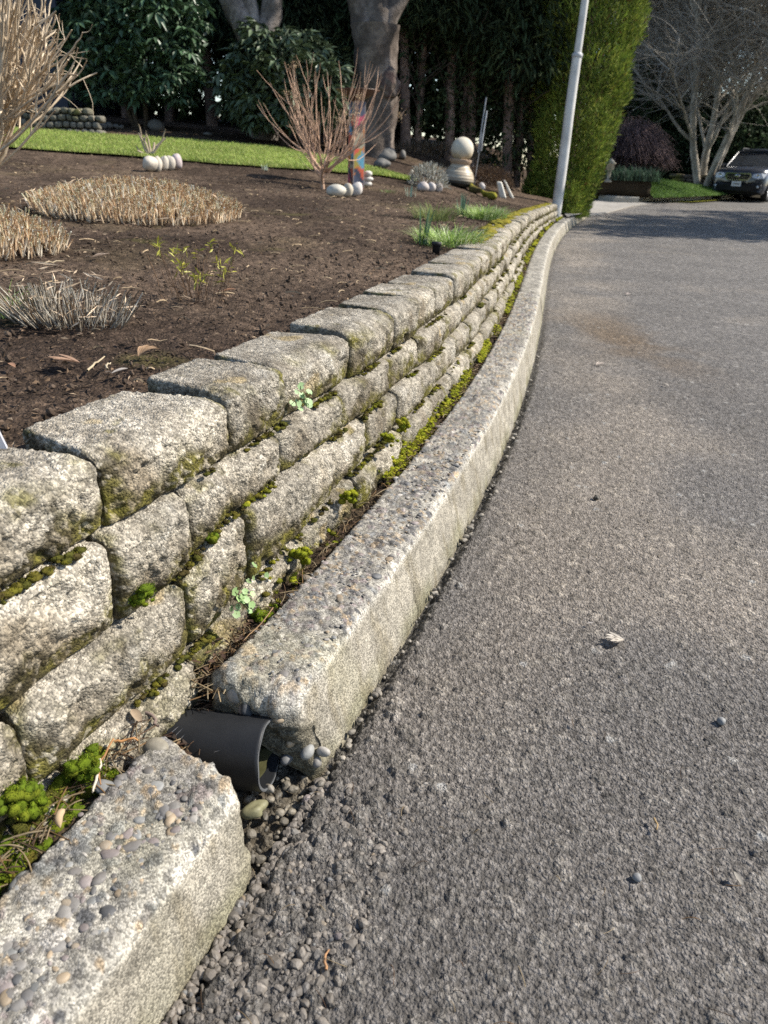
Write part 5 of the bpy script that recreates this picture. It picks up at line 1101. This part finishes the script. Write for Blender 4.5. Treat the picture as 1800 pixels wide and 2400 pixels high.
# ------------------------------------------------------------------ far side of the street
def poly(name, pts, z, mt, col, label, t=.0):
    P = np.array([atr(a, b, z) for a, b in pts]); n = len(P); V = P; F = [list(range(n))]
    me = bpy.data.meshes.new(name); 
    if t: 
        V = np.concatenate([P, P - np.array([0, 0, t])]); F = [list(range(n))] + [[i, i + n, (i + 1) % n + n, (i + 1) % n] for i in range(n)]
    me.from_pydata([tuple(v) for v in V], [], F); me.update(); a = me.attributes.new('Col', 'FLOAT_COLOR', 'POINT'); a.data.foreach_set('color', np.tile(np.array([*col, 1.]), len(V)).astype(np.float32)); me.materials.append(M[mt]); me.validate()
    o = bpy.data.objects.new(name, me); C.objects.link(o); return tag(o, label, kind='structure')
poly('driveway', [(1338, 506), (1362, 486), (1396, 470), (1500, 458), (1560, 462), (1578, 470), (1480, 482), (1425, 497), (1400, 503)], .02, 'concrete', (1, 1, 1), 'pale concrete driveway apron beside the columnar evergreen', .05)
poly('service_cover', [(1322, 500), (1352, 494), (1366, 500), (1330, 508)], .17, 'concrete', (1, 1, 1), 'small concrete slab at the foot of the pole')
def far_kerb(pts, label, w_=.16, h_=.16):
    P = np.array([atr(a, b, .0) for a, b in pts]); L = np.r_[0, np.cumsum(np.linalg.norm(np.diff(P, axis=0), axis=1))]; u = np.linspace(0, L[-1], 40); P = np.stack([np.interp(u, L, P[:, i]) for i in range(3)], 1)
    T = np.gradient(P, axis=0); T /= np.linalg.norm(T, axis=1)[:, None]; S = np.stack([-T[:, 1], T[:, 0], 0 * T[:, 0]], 1)
    pr = [(0, -.05), (.01, h_ * .8), (.03, h_), (w_, h_), (w_, -.05)]; V = np.concatenate([np.stack([P[i] + S[i] * a + np.array([0, 0, z]) for a, z in pr]) for i in range(40)]); Q = grid_faces(40, 5)
    mb = MB(); mb.add(V, Q=Q, col=(.40, .38, .33)); mb.add(V[:5], Q=[[0, 1, 2, 3]]); tag(mb.build('kerb', M['kerb'], smooth=False), label, kind='structure')
far_kerb([(1495, 473), (1530, 472), (1600, 469), (1680, 465), (1760, 461), (1900, 456)], 'far kerb running in front of the distant lawn toward the dark car', h_=.18)
far_kerb([(1402, 470), (1440, 474), (1497, 476)], 'short kerb stub at the mouth of the driveway')
poly('gutter_strip', [(1556, 473), (1600, 470.5), (1676, 466.5), (1690, 468.5), (1640, 472), (1580, 475)], .004, 'moss', (.34, .34, .05), 'yellow-green strip along the far gutter')  # thin yellow-green strip laid flat along the far gutter
def far_lawn():
    nu, nv = 40, 24; f = np.array([atr(a, b, .16) for a, b in [(1532, 464), (1600, 462), (1680, 458), (1800, 453), (1950, 449)]]); b = np.array([atY(x, y, Y) for x, y, Y in [(1490, 416, 27), (1540, 420, 28), (1600, 431, 29), (1680, 440, 31), (1900, 440, 36)]])
    def rs(a): u = np.linspace(0, len(a) - 1, nu); return np.stack([np.interp(u, np.arange(len(a)), a[:, i]) for i in range(3)], 1)
    f, b = rs(f), rs(b); v = np.linspace(0, 1, nv)[None, :, None]; A = f[:, None] * (1 - v) + b[:, None] * v; P = A.reshape(-1, 3)
    tag(mk('lawn', P, grid_faces(nu, nv), M['soil'], col=(.05, .075, .02)), 'green sloping lawn across the driveway behind the far kerb', kind='structure')
    n = 26000; i = rng.integers(0, nu - 1, n); j = rng.integers(0, nv - 1, n); u, v = rng.random((n, 1)), rng.random((n, 1)); B = (A[i, j] * (1 - u) + A[i + 1, j] * u) * (1 - v) + (A[i, j + 1] * (1 - u) + A[i + 1, j + 1] * u) * v
    a = U(0, 6.28, n); V, Q = blades(B, np.stack([np.cos(a), np.sin(a), 0 * a], 1), U(.05, .10, n), .022, U(.2, .9, n), 3); mb = MB(); mb.add(V, Q=Q, col=np.repeat(np.array([.13, .22, .05]) * U(.7, 1.4, (n, 1)), 6, 0)); tag(mb.build('grass', M['grass']), 'mown grass of the lawn across the driveway', kind='stuff')
    # rising bank the far trees stand on
    nu = 30; x = np.linspace(4, 60, nu); y = np.linspace(31.5, 70, 20); X, Y = np.meshgrid(x, y, indexing='ij'); Z = .16 + .09 * np.clip(Y - 31.5, 0, 6) + .03 * fbm(np.stack([X.ravel(), Y.ravel(), 0 * X.ravel()], 1), 3, 2, 3).reshape(X.shape); tag(mk('far_bank', np.stack([X.ravel(), Y.ravel(), Z.ravel()], 1), grid_faces(nu, 20), M['soil'], col=(.035, .03, .02)), 'dark planted ground under the far trees', kind='structure')
far_lawn()
def block_wall(a, b, z0, rows, hh, L, label, col, depth=.25, lean=.02):
    a, b = np.array(a), np.array(b); d = b - a; d[2] = 0; ln = np.linalg.norm(d); d /= ln; nrm = np.array([-d[1], d[0], 0]); n = max(1, int(ln / L)); L = ln / n; th = empty('low_stone_wall', (a[0], a[1], z0), label, 'wall'); pr = None
    for r in range(rows):
        for q in range(n):
            V, Q = rbox(3, 3, 3); P, N = rounded(V, (L / 2 - .006, depth / 2, hh / 2 - .004), .03); P = P + .015 * vnoise(P + U(-9, 9, 3), .1, 2)[:, None]; W = a + d * ((q + .5 + (.25 if r % 2 else 0)) * L) + P[:, :1] * d + (P[:, 1:2] + depth / 2 + lean * r) * nrm; W[:, 2] = z0 + (r + .5) * hh + P[:, 2]
            m_ = sstep(-.1, .35, fbm(W, .6, 3, 8) + .25 * (r == 0)); mb = MB(); mb.add(W, Q=Q, col=lerp(np.array(col) * U(.85, 1.15), (.15, .15, .03), m_)); mb.build('stone_block', M['stone'], th)
block_wall(atr(1380, 462, .05), atr(1462, 468, .05), .12, 5, .125, .38, 'low planter wall across the driveway, its left side coloured darker as if in shade', (.17, .15, .11))  # shade on this side put into a darker stone colour
block_wall(atr(1462, 468, .05), atr(1532, 461, .05), .12, 5, .125, .34, 'mossy end of the planter wall across the driveway, coloured lighter as if sunlit', (.30, .27, .2))  # sunlight on this end put into a lighter stone colour
a, b = atY(1562, 438, 30.5), atY(1700, 452, 29.5); block_wall(a, b, .25, 5, .13, .5, 'low dark stone wall behind the distant lawn under the vase-shaped tree', (.12, .10, .08))
def planter_fill():
    c = atz(1450, 440, .62); c2 = atr(1452, 466, .1); Y = c2[1] + 1.3; P0 = atY(1448, 425, Y); th = None
    mb = MB(); V, Q = rbox(10, 8, 3); P, _ = rounded(V, (.80, .9, .24), .1); P = P + .05 * vnoise(P, .4, 3)[:, None] + np.array([P0[0], Y + .1, .48]); mb.add(P, Q=Q, col=(.06, .045, .03)); tag(mb.build('planter_soil', M['soil']), 'soil mound inside the far planter wall', kind='structure')
    p = atY(1482, 424, Y - .7); th = empty('evergreen_plant', (p[0], Y - .7, .66), 'dark blue-green strappy clump on top of the far planter wall', 'plant'); mb = MB(); n = 420; a = U(0, 6.28, n); B = np.stack([U(-.75, .75, n), U(-.3, .3, n), 0 * a], 1); V, Q = blades(B, np.stack([np.cos(a), np.sin(a), 0 * a], 1), U(.25, .5, n), .04, U(.2, .8, n), 4); mb.add(V, Q=Q, col=np.repeat(np.array([.05, .085, .055]) * U(.7, 1.8, (n, 1)), 8, 0)); tag(mb.build('blade', M['grass'], th, world=False), kind='stuff')
    p = atY(1426, 420, Y - .9); th = empty('lantern', (p[0], Y - .9, .6), 'small pale stone garden lantern in the shade of the purple maple', 'lantern'); mb = MB(); lathe(mb, [(.10, 0), (.10, .05), (.05, .08), (.05, .30), (.11, .34), (.11, .46), (.16, .48), (.03, .60), (.001, .62)], (0, 0, 0), 14, (.42, .38, .30)); mb.build('lantern_body', M['whitestone'], th, world=False)
    p = atr(1366, 470, .0); th = empty('marker_post', tuple(p), 'thin pale leaning post at the driveway beside the columnar evergreen', 'post'); mb = MB(); box(mb, (.0, 0, .42), (.045, .03, .46), (.40, .39, .37), rz=.2); o = mb.build('post', M['pole'], th, world=False); o.rotation_euler = (0, .10, 0)
    mb = MB(); box(mb, (.09, 0, .885), (.05, .035, .014), (.42, .41, .39), rz=.2); mb.build('post_cap', M['pole'], th, world=False)
planter_fill()
def branch_tree(th, base, H, trunks, r0, n1, n2, n3, spread, col, twcol, l1=.5, l2=.35, l3=.3, droop=0., mtw='twig', trunk_h=.25, tw=.006, lean=0.25):
    mains = []; 
    for k in range(trunks):
        a = 2 * math.pi * k / trunks + U(-.4, .4); L, R, d = wander(base + np.array([math.cos(a), math.sin(a), 0]) * r0 * 1.2, (math.cos(a) * lean, math.sin(a) * lean, 1), H * U(.42, .6), r0 * U(.7, 1.), r0 * .45, 9, .03, .08); mains.append((L, R)); tree_mesh(th, [(L, R)], col, 9, 'trunk')
    mb = MB(); seg = []
    def kids(par, n, ln, rr, k, tmin, out, upb, jit):
        res = []
        for L, R in par:
            for j in range(n):
                t = int(U(len(L) * tmin, len(L))); a = U(0, 6.28); d0 = L[t] - L[max(t - 1, 0)]; d0 = d0 / (np.linalg.norm(d0) + 1e-9) * .6 + np.array([math.cos(a), math.sin(a), 0]) * out + np.array([0, 0, upb]); res.append(wander(L[t], d0, ln * U(.6, 1.25), min(rr, R[t] * .8), rr * .35, k, droop, jit)[:2])
        return res
    A = kids(mains, n1, H * l1, r0 * .42, 8, trunk_h, spread, .35, .14); B = kids(A, n2, H * l2 * .6, r0 * .16, 6, .2, .9, .15, .18); D = kids(B, n3, H * l3 * .32, tw, 5, .15, 1.0, .05, .22)
    tree_mesh(th, A[:60], col, 6, 'limb') if len(A) <= 60 else None
    for grp, m in ((B, 4), (D, 3)):
        V, Q = tubes(np.stack([g_[0] for g_ in grp]), np.maximum(np.stack([g_[1] for g_ in grp]), tw * .6), m, False); kk = V.shape[0] // len(grp); mb.add(V, Q=Q, col=np.repeat(np.array(twcol) * U(.65, 1.35, (len(grp), 1)), kk, 0))
    tag(mb.build('twig', M[mtw], th), kind='stuff')
def far_trees():
    for px, py, Y, H, nt_, l, sp in [(1648, 438, 30.0, 10.5, 4, 'vase-shaped bare tree with pale multiple trunks left of the dark car', .8), (1530, 430, 33.5, 11.5, 2, 'bare grey tree just right of the columnar evergreen', .7), (1760, 425, 34.0, 11, 2, 'bare brownish tree above the dark car', .8), (1420, 428, 36.0, 12.5, 2, 'bare grey tree half hidden by the columnar evergreen', .7)]:
        b = atY(px, py, Y); th = empty('bare_tree', tuple(b), l, 'tree', 'bare trees across the street'); branch_tree(th, b, H, nt_, .15, 11, 14, 13, sp, (.32, .285, .23), (.35, .32, .27), .48, .42, .5, .015, tw=.008)
    # weeping purple maple
    b = atY(1452, 425, 26.0); th = empty('weeping_maple', tuple(b), 'purple-brown weeping maple dome behind the far planter wall', 'tree'); mains = []
    for k in range(7):
        a = k * .9; L, R, _ = wander(b + np.array([0, 0, -.2]), (math.cos(a) * .5, math.sin(a) * .5, 1), 1.6, .07, .03, 8, .0, .16); mains.append((L, R))
    tree_mesh(th, mains, (.12, .09, .08), 7, 'trunk'); n = 3600; d = rand_dirs(n, .2); d[:, 2] = np.abs(d[:, 2]); q = (.45 + .55 * rng.random((n, 1))); st = b + np.array([0, 0, .75]) + d * np.array([1.15, 1.0, 1.1]) * q; K = 6; t = np.linspace(0, 1, K)[None, :, None]; ou = np.stack([d[:, 0], d[:, 1], 0 * d[:, 0]], 1)
    L = st[:, None] + (ou * .65)[:, None] * t + np.array([0, 0, -1.]) * (U(.25, .7, n)[:, None, None] * t ** 1.7) + np.cumsum(rng.normal(size=(n, K, 3)) * .035, axis=1); L[:, :, 2] = np.maximum(L[:, :, 2], b[2] + U(.30, .75, n)[:, None])
    V, Q = tubes(L, np.repeat(np.linspace(.010, .006, K)[None], n, 0), 3, False); mb = MB(); mb.add(V, Q=Q, col=np.repeat(np.array([.135, .088, .08]) * U(.5, 1.5, (n, 1)), 3 * K, 0)); tag(mb.build('weeping_twig', M['twig'], th), kind='stuff')
    for px, Y, r, h, l in [(1450, 34, 2.0, 4.4, 'dark laurel behind the weeping maple'), (1560, 34, 1.8, 3.3, 'dark evergreen shrub behind the far lawn'), (1622, 35, 2.0, 3.6, 'dark evergreen shrub left of the vase-shaped tree'), (1700, 34, 2.2, 3.8, 'dark evergreen shrub right of the vase-shaped tree'), (1790, 36, 2.4, 4.2, 'dark evergreen shrub behind the car roof'), (1880, 36, 2.4, 4.4, 'dark evergreen shrub at the right frame edge')]:
        b = atY(px, 425, Y); th = empty('evergreen_shrub', (b[0], Y, .3), l, 'shrub', 'dark shrubs across the street'); mb = MB(); n = 9000; d = rand_dirs(n, .1); P = d * np.array([r, r * .8, h / 2]) * (.6 + .4 * rng.random((n, 1)) ** .5) * (1 + .25 * vnoise(d, .5, int(px)))[:, None] + np.array([b[0], Y, .3 + h * .48]); P = P[P[:, 2] > .25]; n = len(P)
        V, T = leaves(P, rand_dirs(n, -.2), rand_dirs(n, .5), U(.14, .26, n), .10, .12); mb.add(V, T=T, col=np.repeat(np.array([.045, .07, .035]) * U(.5, 1.6, (n, 1)), 4, 0)); tag(mb.build('foliage', M['cedar'], th), kind='stuff')
        L, R, _ = wander((b[0], Y, .1), (0, 0, 1), h * .6, .08, .03, 6, 0, .05); tree_mesh(th, [(L, R)], (.07, .055, .04), 7, 'trunk')
    for px, Y, H, r, l in [(1856, 40, 17, 2.7, 'tall blue-green conifer with drooping branches at the upper right corner'), (1540, 46, 19, 2.9, 'tall dark conifer far behind the bare trees'), (1440, 46, 18, 3.8, 'tall dark conifer behind the top of the columnar evergreen')]:
        b = atY(px, 420, Y); th = empty('conifer', (b[0], Y, .5), l, 'tree', 'conifers across the street'); L, R, _ = wander((b[0], Y, .3), (0, 0, 1), H, .30, .05, 10, 0, .02); tree_mesh(th, [(L, R)], (.12, .09, .07), 9, 'trunk'); mb = MB(); br = MB()
        for k in range(120):
            z = 2.5 + (H - 3) * (k / 120); a = k * 2.4 + U(-.3, .3); ln = r * (1 - .75 * z / H) * U(.7, 1.15); t = np.linspace(0, 1, 7); X = np.stack([b[0] + math.cos(a) * ln * t, Y + math.sin(a) * ln * t, .5 + z + .25 * ln * t - .55 * ln * t ** 2], 1); V, Q = tubes(X, np.linspace(.05, .012, 7), 5); br.add(V, Q=Q, col=(.10, .08, .06))
            m = 190; u = rng.random(m) ** .7; P = np.stack([np.interp(u, t, X[:, i]) for i in range(3)], 1) + rng.normal(size=(m, 3)) * np.array([.22, .22, .10]); P[:, 2] -= U(0, .35, m); D = np.stack([math.cos(a) + U(-.8, .8, m), math.sin(a) + U(-.8, .8, m), U(-1.6, -.3, m)], 1); D /= np.linalg.norm(D, axis=1, keepdims=True)
            V, T = leaves(P, D, rand_dirs(m), U(.25, .5, m), U(.07, .14, m), .1, .1); mb.add(V, T=T, col=np.repeat(np.array([.075, .12, .085] if px == 1856 else [.05, .075, .045]) * U(.6, 1.4, (m, 1)), 4, 0))
        tag(br.build('bough', M['bark'], th), kind='stuff'); tag(mb.build('foliage', M['cedar'], th), kind='stuff')
far_trees()

# ------------------------------------------------------------------ parked car
def car():
    c = np.array(atr(1717, 470)); th = empty('parked_car', (0, 0, 0), 'dark grey sport utility car parked at the far kerb, facing the camera', 'car')
    # own frame: x across (car's left = +x as seen on the viewer's right), y backwards from the nose, z up
    def loft(secs, name, mt, closed=True, smooth=True):
        """secs: (y, half width, [ (xfrac, z) ... ]) ring profiles of equal length"""
        R = np.array([[(x * hw, y + dy, z) for x, z, dy in pr] for y, hw, pr in secs]); n, m, _ = R.shape; Q = grid_faces(n, m, False); mb = MB(); mb.add(R.reshape(-1, 3), Q=Q); 
        return mb.build(name, M[mt], th, smooth, world=False)
    def ringp(zb, zs, zt, crown, dyc):   # sill, shoulder, top : from left sill over the top to right sill
        xs = np.array([-.93, -.99, -1, -.985, -.93, -.80, -.5, 0, .5, .80, .93, .985, 1, .99, .93]); zz = np.array([zb, zb + .12, (zb + zs) / 2, zs, zt - .03, zt + crown * .4, zt + crown * .8, zt + crown, zt + crown * .8, zt + crown * .4, zt - .03, zs, (zb + zs) / 2, zb + .12, zb]); return [(x, z, dyc * (x * x)) for x, z in zip(xs, zz)]
    W = .90
    body = [(.0, W * .80, ringp(.30, .48, .58, .02, .22)), (.01, W * .86, ringp(.28, .55, .72, .03, .22)), (.06, W * .92, ringp(.26, .62, .86, .04, .22)), (.16, W * .97, ringp(.25, .68, .95, .05, .2)), (.5, W, ringp(.25, .75, 1.01, .06, .1)), (1.0, W, ringp(.25, .80, 1.05, .06, .03)), (1.45, W, ringp(.25, .85, 1.08, .04, 0)), (2.4, W, ringp(.25, .88, 1.06, .0, 0)), (3.6, W, ringp(.26, .90, 1.06, .0, 0)), (4.3, W * .97, ringp(.30, .88, 1.06, .0, -.05)), (4.5, W * .9, ringp(.40, .8, 1.0, .0, -.1))]
    loft(body, 'body', 'carpaint')
    m = MB(); m.add([(-.7, .0 + .14, .30), (.7, .14, .30), (.75, .16, .58), (-.75, .16, .58)], Q=[[0, 1, 2, 3]]); m.build('front_closure', M['carpaint'], th, False, False)
    # greenhouse: glass shell, then roof and pillars proud of it
    gl = [(1.22, .74, 1.09), (1.95, .66, 1.56), (2.3, .645, 1.60), (3.5, .63, 1.58), (4.25, .70, 1.08)]
    V = []; 
    for y, hw, z in gl: V += [(-hw, y, z), (-.3 * hw, y - .03, z + .02), (.3 * hw, y - .03, z + .02), (hw, y, z)]
    mb = MB(); mb.add(V[:8], Q=[[0, 1, 5, 4], [1, 2, 6, 5], [2, 3, 7, 6]]); mb.build('windscreen', M['glass'], th, True, False)
    for sgn in (-1, 1):
        mb = MB(); mb.add([(sgn * .86, 1.42, 1.07), (sgn * .665, 2.0, 1.55), (sgn * .655, 2.75, 1.57), (sgn * .87, 2.75, 1.07)], Q=[[0, 1, 2, 3]]); mb.build('side_window', M['glass'], th, False, False)
        mb = MB(); mb.add([(sgn * .87, 2.80, 1.07), (sgn * .655, 2.80, 1.57), (sgn * .64, 3.9, 1.53), (sgn * .86, 4.1, 1.09)], Q=[[0, 1, 2, 3]]); mb.build('side_window', M['glass'], th, False, False)
        for L, nm in (([(sgn * .80, 1.18, 1.07), (sgn * .69, 1.92, 1.56), (sgn * .66, 2.4, 1.61)], 'pillar'), ([(sgn * .875, 2.775, 1.06), (sgn * .66, 2.775, 1.58)], 'pillar'), ([(sgn * .88, 4.2, 1.06), (sgn * .65, 3.9, 1.57)], 'pillar')):
            q = MB(); V, Q = tubes(np.array(L, float), np.full(len(L), .045), 8); q.add(V, Q=Q); q.build(nm, M['carpaint'], th, True, False)
        q = MB(); V, Q = tubes(np.array([(sgn * .60, 2.1, 1.63), (sgn * .61, 2.2, 1.70), (sgn * .60, 3.6, 1.69), (sgn * .59, 3.75, 1.62)]), np.full(4, .022), 8); q.add(V, Q=Q); q.build('roof_rail', M['blackplastic'], th, True, False)
        q = MB(); box(q, (sgn * 1.0, 1.55, 1.12), (.11, .06, .075), r=.05); q.build('mirror', M['carpaint'], th, True, False)
        # headlight: swept lens with inner lamp
        q = MB(); V = [(sgn * .44, .075, .76), (sgn * .60, .10, .70), (sgn * .80, .22, .72), (sgn * .845, .36, .86), (sgn * .70, .20, .885), (sgn * .48, .115, .855)]; V2 = [(x, y - .03, z) for x, y, z in V]; q.add(V2, Q=[], T=[[0, 1, 5], [1, 4, 5], [1, 2, 4], [2, 3, 4]]); hl = q.build('headlight', M['lens'], th, False, False)
        q = MB(); lathe(q, [(.001, 0), (.055, .002), (.06, .012)], (0, 0, 0), 16, (1, 1, 1)); lm = q.build('lamp', M['chrome'], hl, True, False); lm.location = (sgn * .62, .075, .79); lm.rotation_euler = (math.pi / 2, 0, 0)
        q = MB(); box(q, (sgn * .70, .11, .46), (.10, .05, .07), r=.03); fl = q.build('fog_lamp_surround', M['blackplastic'], th, True, False)
        q = MB(); lathe(q, [(.001, .0), (.04, .004), (.045, -.02)], (0, 0, 0), 14); f2 = q.build('fog_lamp', M['lens'], fl, True, False); f2.location = (sgn * .70, .055, .46); f2.rotation_euler = (math.pi / 2, 0, 0)
        for y in (.93, 3.58):
            q = MB(); lathe(q, [(.20, -.10), (.32, -.10), (.345, -.07), (.345, .07), (.32, .10), (.22, .10), (.20, .06)], (0, 0, 0), 30); wl = q.build('wheel', M['rubber'], th, True, False); wl.location = (sgn * .80, y, .345); wl.rotation_euler = (0, math.pi / 2, 0)
            q = MB(); lathe(q, [(.001, .07), (.05, .075), (.06, .06), (.20, .055), (.215, .085), (.215, -.09), (.001, -.09)], (0, 0, 0), 30)
            for s5 in range(5): box(q, (math.cos(s5 * 1.2566) * .12, math.sin(s5 * 1.2566) * .12, .065), (.09, .022, .012), rz=s5 * 1.2566)
            r_ = q.build('rim', M['metal'], wl, True, False); r_.rotation_euler = (0, 0, 0) if sgn > 0 else (math.pi, 0, 0)
            q = MB(); th_ = np.linspace(0, math.pi, 15); V, Q = tubes(np.stack([np.full(15, sgn * .885), y - np.cos(th_) * .41, .30 + np.sin(th_) * .43], 1), np.full(15, .05), 6); q.add(V, Q=Q); q.build('wheel_arch', M['blackplastic'], th, True, False)
    V = []
    for y, hw, z in ((1.93, .69, 1.575), (2.05, .69, 1.615), (2.5, .68, 1.655), (3.4, .66, 1.645), (4.05, .66, 1.57)): V += [(x * hw, y - .05 * (1 - x * x), z + .03 * (1 - x * x)) for x in np.linspace(-1, 1, 9)]
    mb = MB(); mb.add(V, Q=grid_faces(5, 9)); o = mb.build('roof', M['carpaint'], th, True, False); sm = o.modifiers.new('t', 'SOLIDIFY'); sm.thickness = .05; sm.offset = 0
    def hexa(w1, w2, zb, zt, y, nm, mt, par=th, ymid=0.):
        q = MB(); zc = (zb + zt) / 2; P = [(-w1, y, zt), (0, y + ymid, zt), (w1, y, zt), (w2, y + .01, zc), (w1 * .9, y + .01, zb), (0, y + ymid, zb), (-w1 * .9, y + .01, zb), (-w2, y + .01, zc)]; q.add(P + [(a, b_ + .05, c_) for a, b_, c_ in P], T=[[0, 7, 1], [7, 6, 1], [6, 5, 1], [1, 5, 3], [5, 4, 3], [1, 3, 2]], Q=[[i, (i + 1) % 8, (i + 1) % 8 + 8, i + 8] for i in range(8)]); return q.build(nm, M[mt], par, False, False)
    hexa(.40, .44, .645, .875, .018, 'grille_frame', 'chrome', ymid=-.02); gr = hexa(.365, .395, .675, .845, .006, 'grille', 'blackplastic', ymid=-.022)
    for zz in (.72, .765):
        q = MB(); box(q, (0, -.012, zz), (.36, .012, .008)); q.build('grille_bar', M['chrome'], gr, False, False)
    q = MB(); V0, F0 = ICO2; q.add(V0 * np.array([.085, .014, .048]) + np.array([0, -.03, .79]), T=F0); em = q.build('emblem', M['chrome'], th, True, False)
    q = MB()
    for x, z, r in ((-.045, .80, .012), (-.015, .775, .007), (.01, .80, .007), (.03, .775, .007), (.045, .803, .007), (.052, .782, .007)): q.add(V0 * r * np.array([1, .5, 1]) + np.array([x, -.043, z]), T=F0)
    q.build('emblem_stars', M['white'], em, True, False)
    hexa(.62, .66, .33, .50, .055, 'lower_intake', 'blackplastic', ymid=-.05)
    q = MB(); box(q, (0, .005, .535), (.155, .008, .078)); pl = q.build('number_plate', M['white'], th, False, False)
    q = MB()
    for k in range(6): box(q, (-.09 + k * .036, -.006, .535), (.010, .002, .026))
    q.build('plate_print', M['blackplastic'], pl, False, False)
    q = MB(); V, Q = tubes(np.array([(-.5, 1.17, 1.11), (.1, 1.22, 1.13)]), np.full(2, .012), 6); q.add(V, Q=Q); q.build('wiper', M['blackplastic'], th, True, False)
    q = MB(); box(q, (0, 2.3, .27), (.80, 2.0, .06)); q.build('underbody', M['blackplastic'], th, False, False)

    th.location = (c[0], c[1], c[2]); th.rotation_euler = (0, 0, -abs(math.atan2(c[0], c[1])) - .27); return c
car()

# trees that stand on the right-hand side of the street and shade the bend
def right_side_trees():
    for x, y, h, l in [(11.5, 14.3, 7.6, 'shortest of the evergreens on the right verge of the street'), (14.5, 16.2, 9.8, 'bushy evergreen beside the shortest one on the right verge'), (18, 18.8, 12.5, 'tall evergreen on the right verge opposite the driveway'), (23, 22, 14.5, 'tallest evergreen on the right verge toward the car')]:
        th = empty('evergreen_tree', (x, y, 0), l, 'tree', 'evergreens on the right verge'); L, R, _ = wander((x, y, -.1), (0, 0, 1), h * .8, .14, .04, 8, 0, .03); tree_mesh(th, [(L, R)], (.10, .08, .06), 8, 'trunk')
        mb = MB(); V, T, c = sprays(3200, x, y, .5, h, 2.1, .36, .15, CED, .5, .1, .55); mb.add(V, T=T, col=c); tag(mb.build('crown', M['cedar'], th), kind='stuff')
right_side_trees()
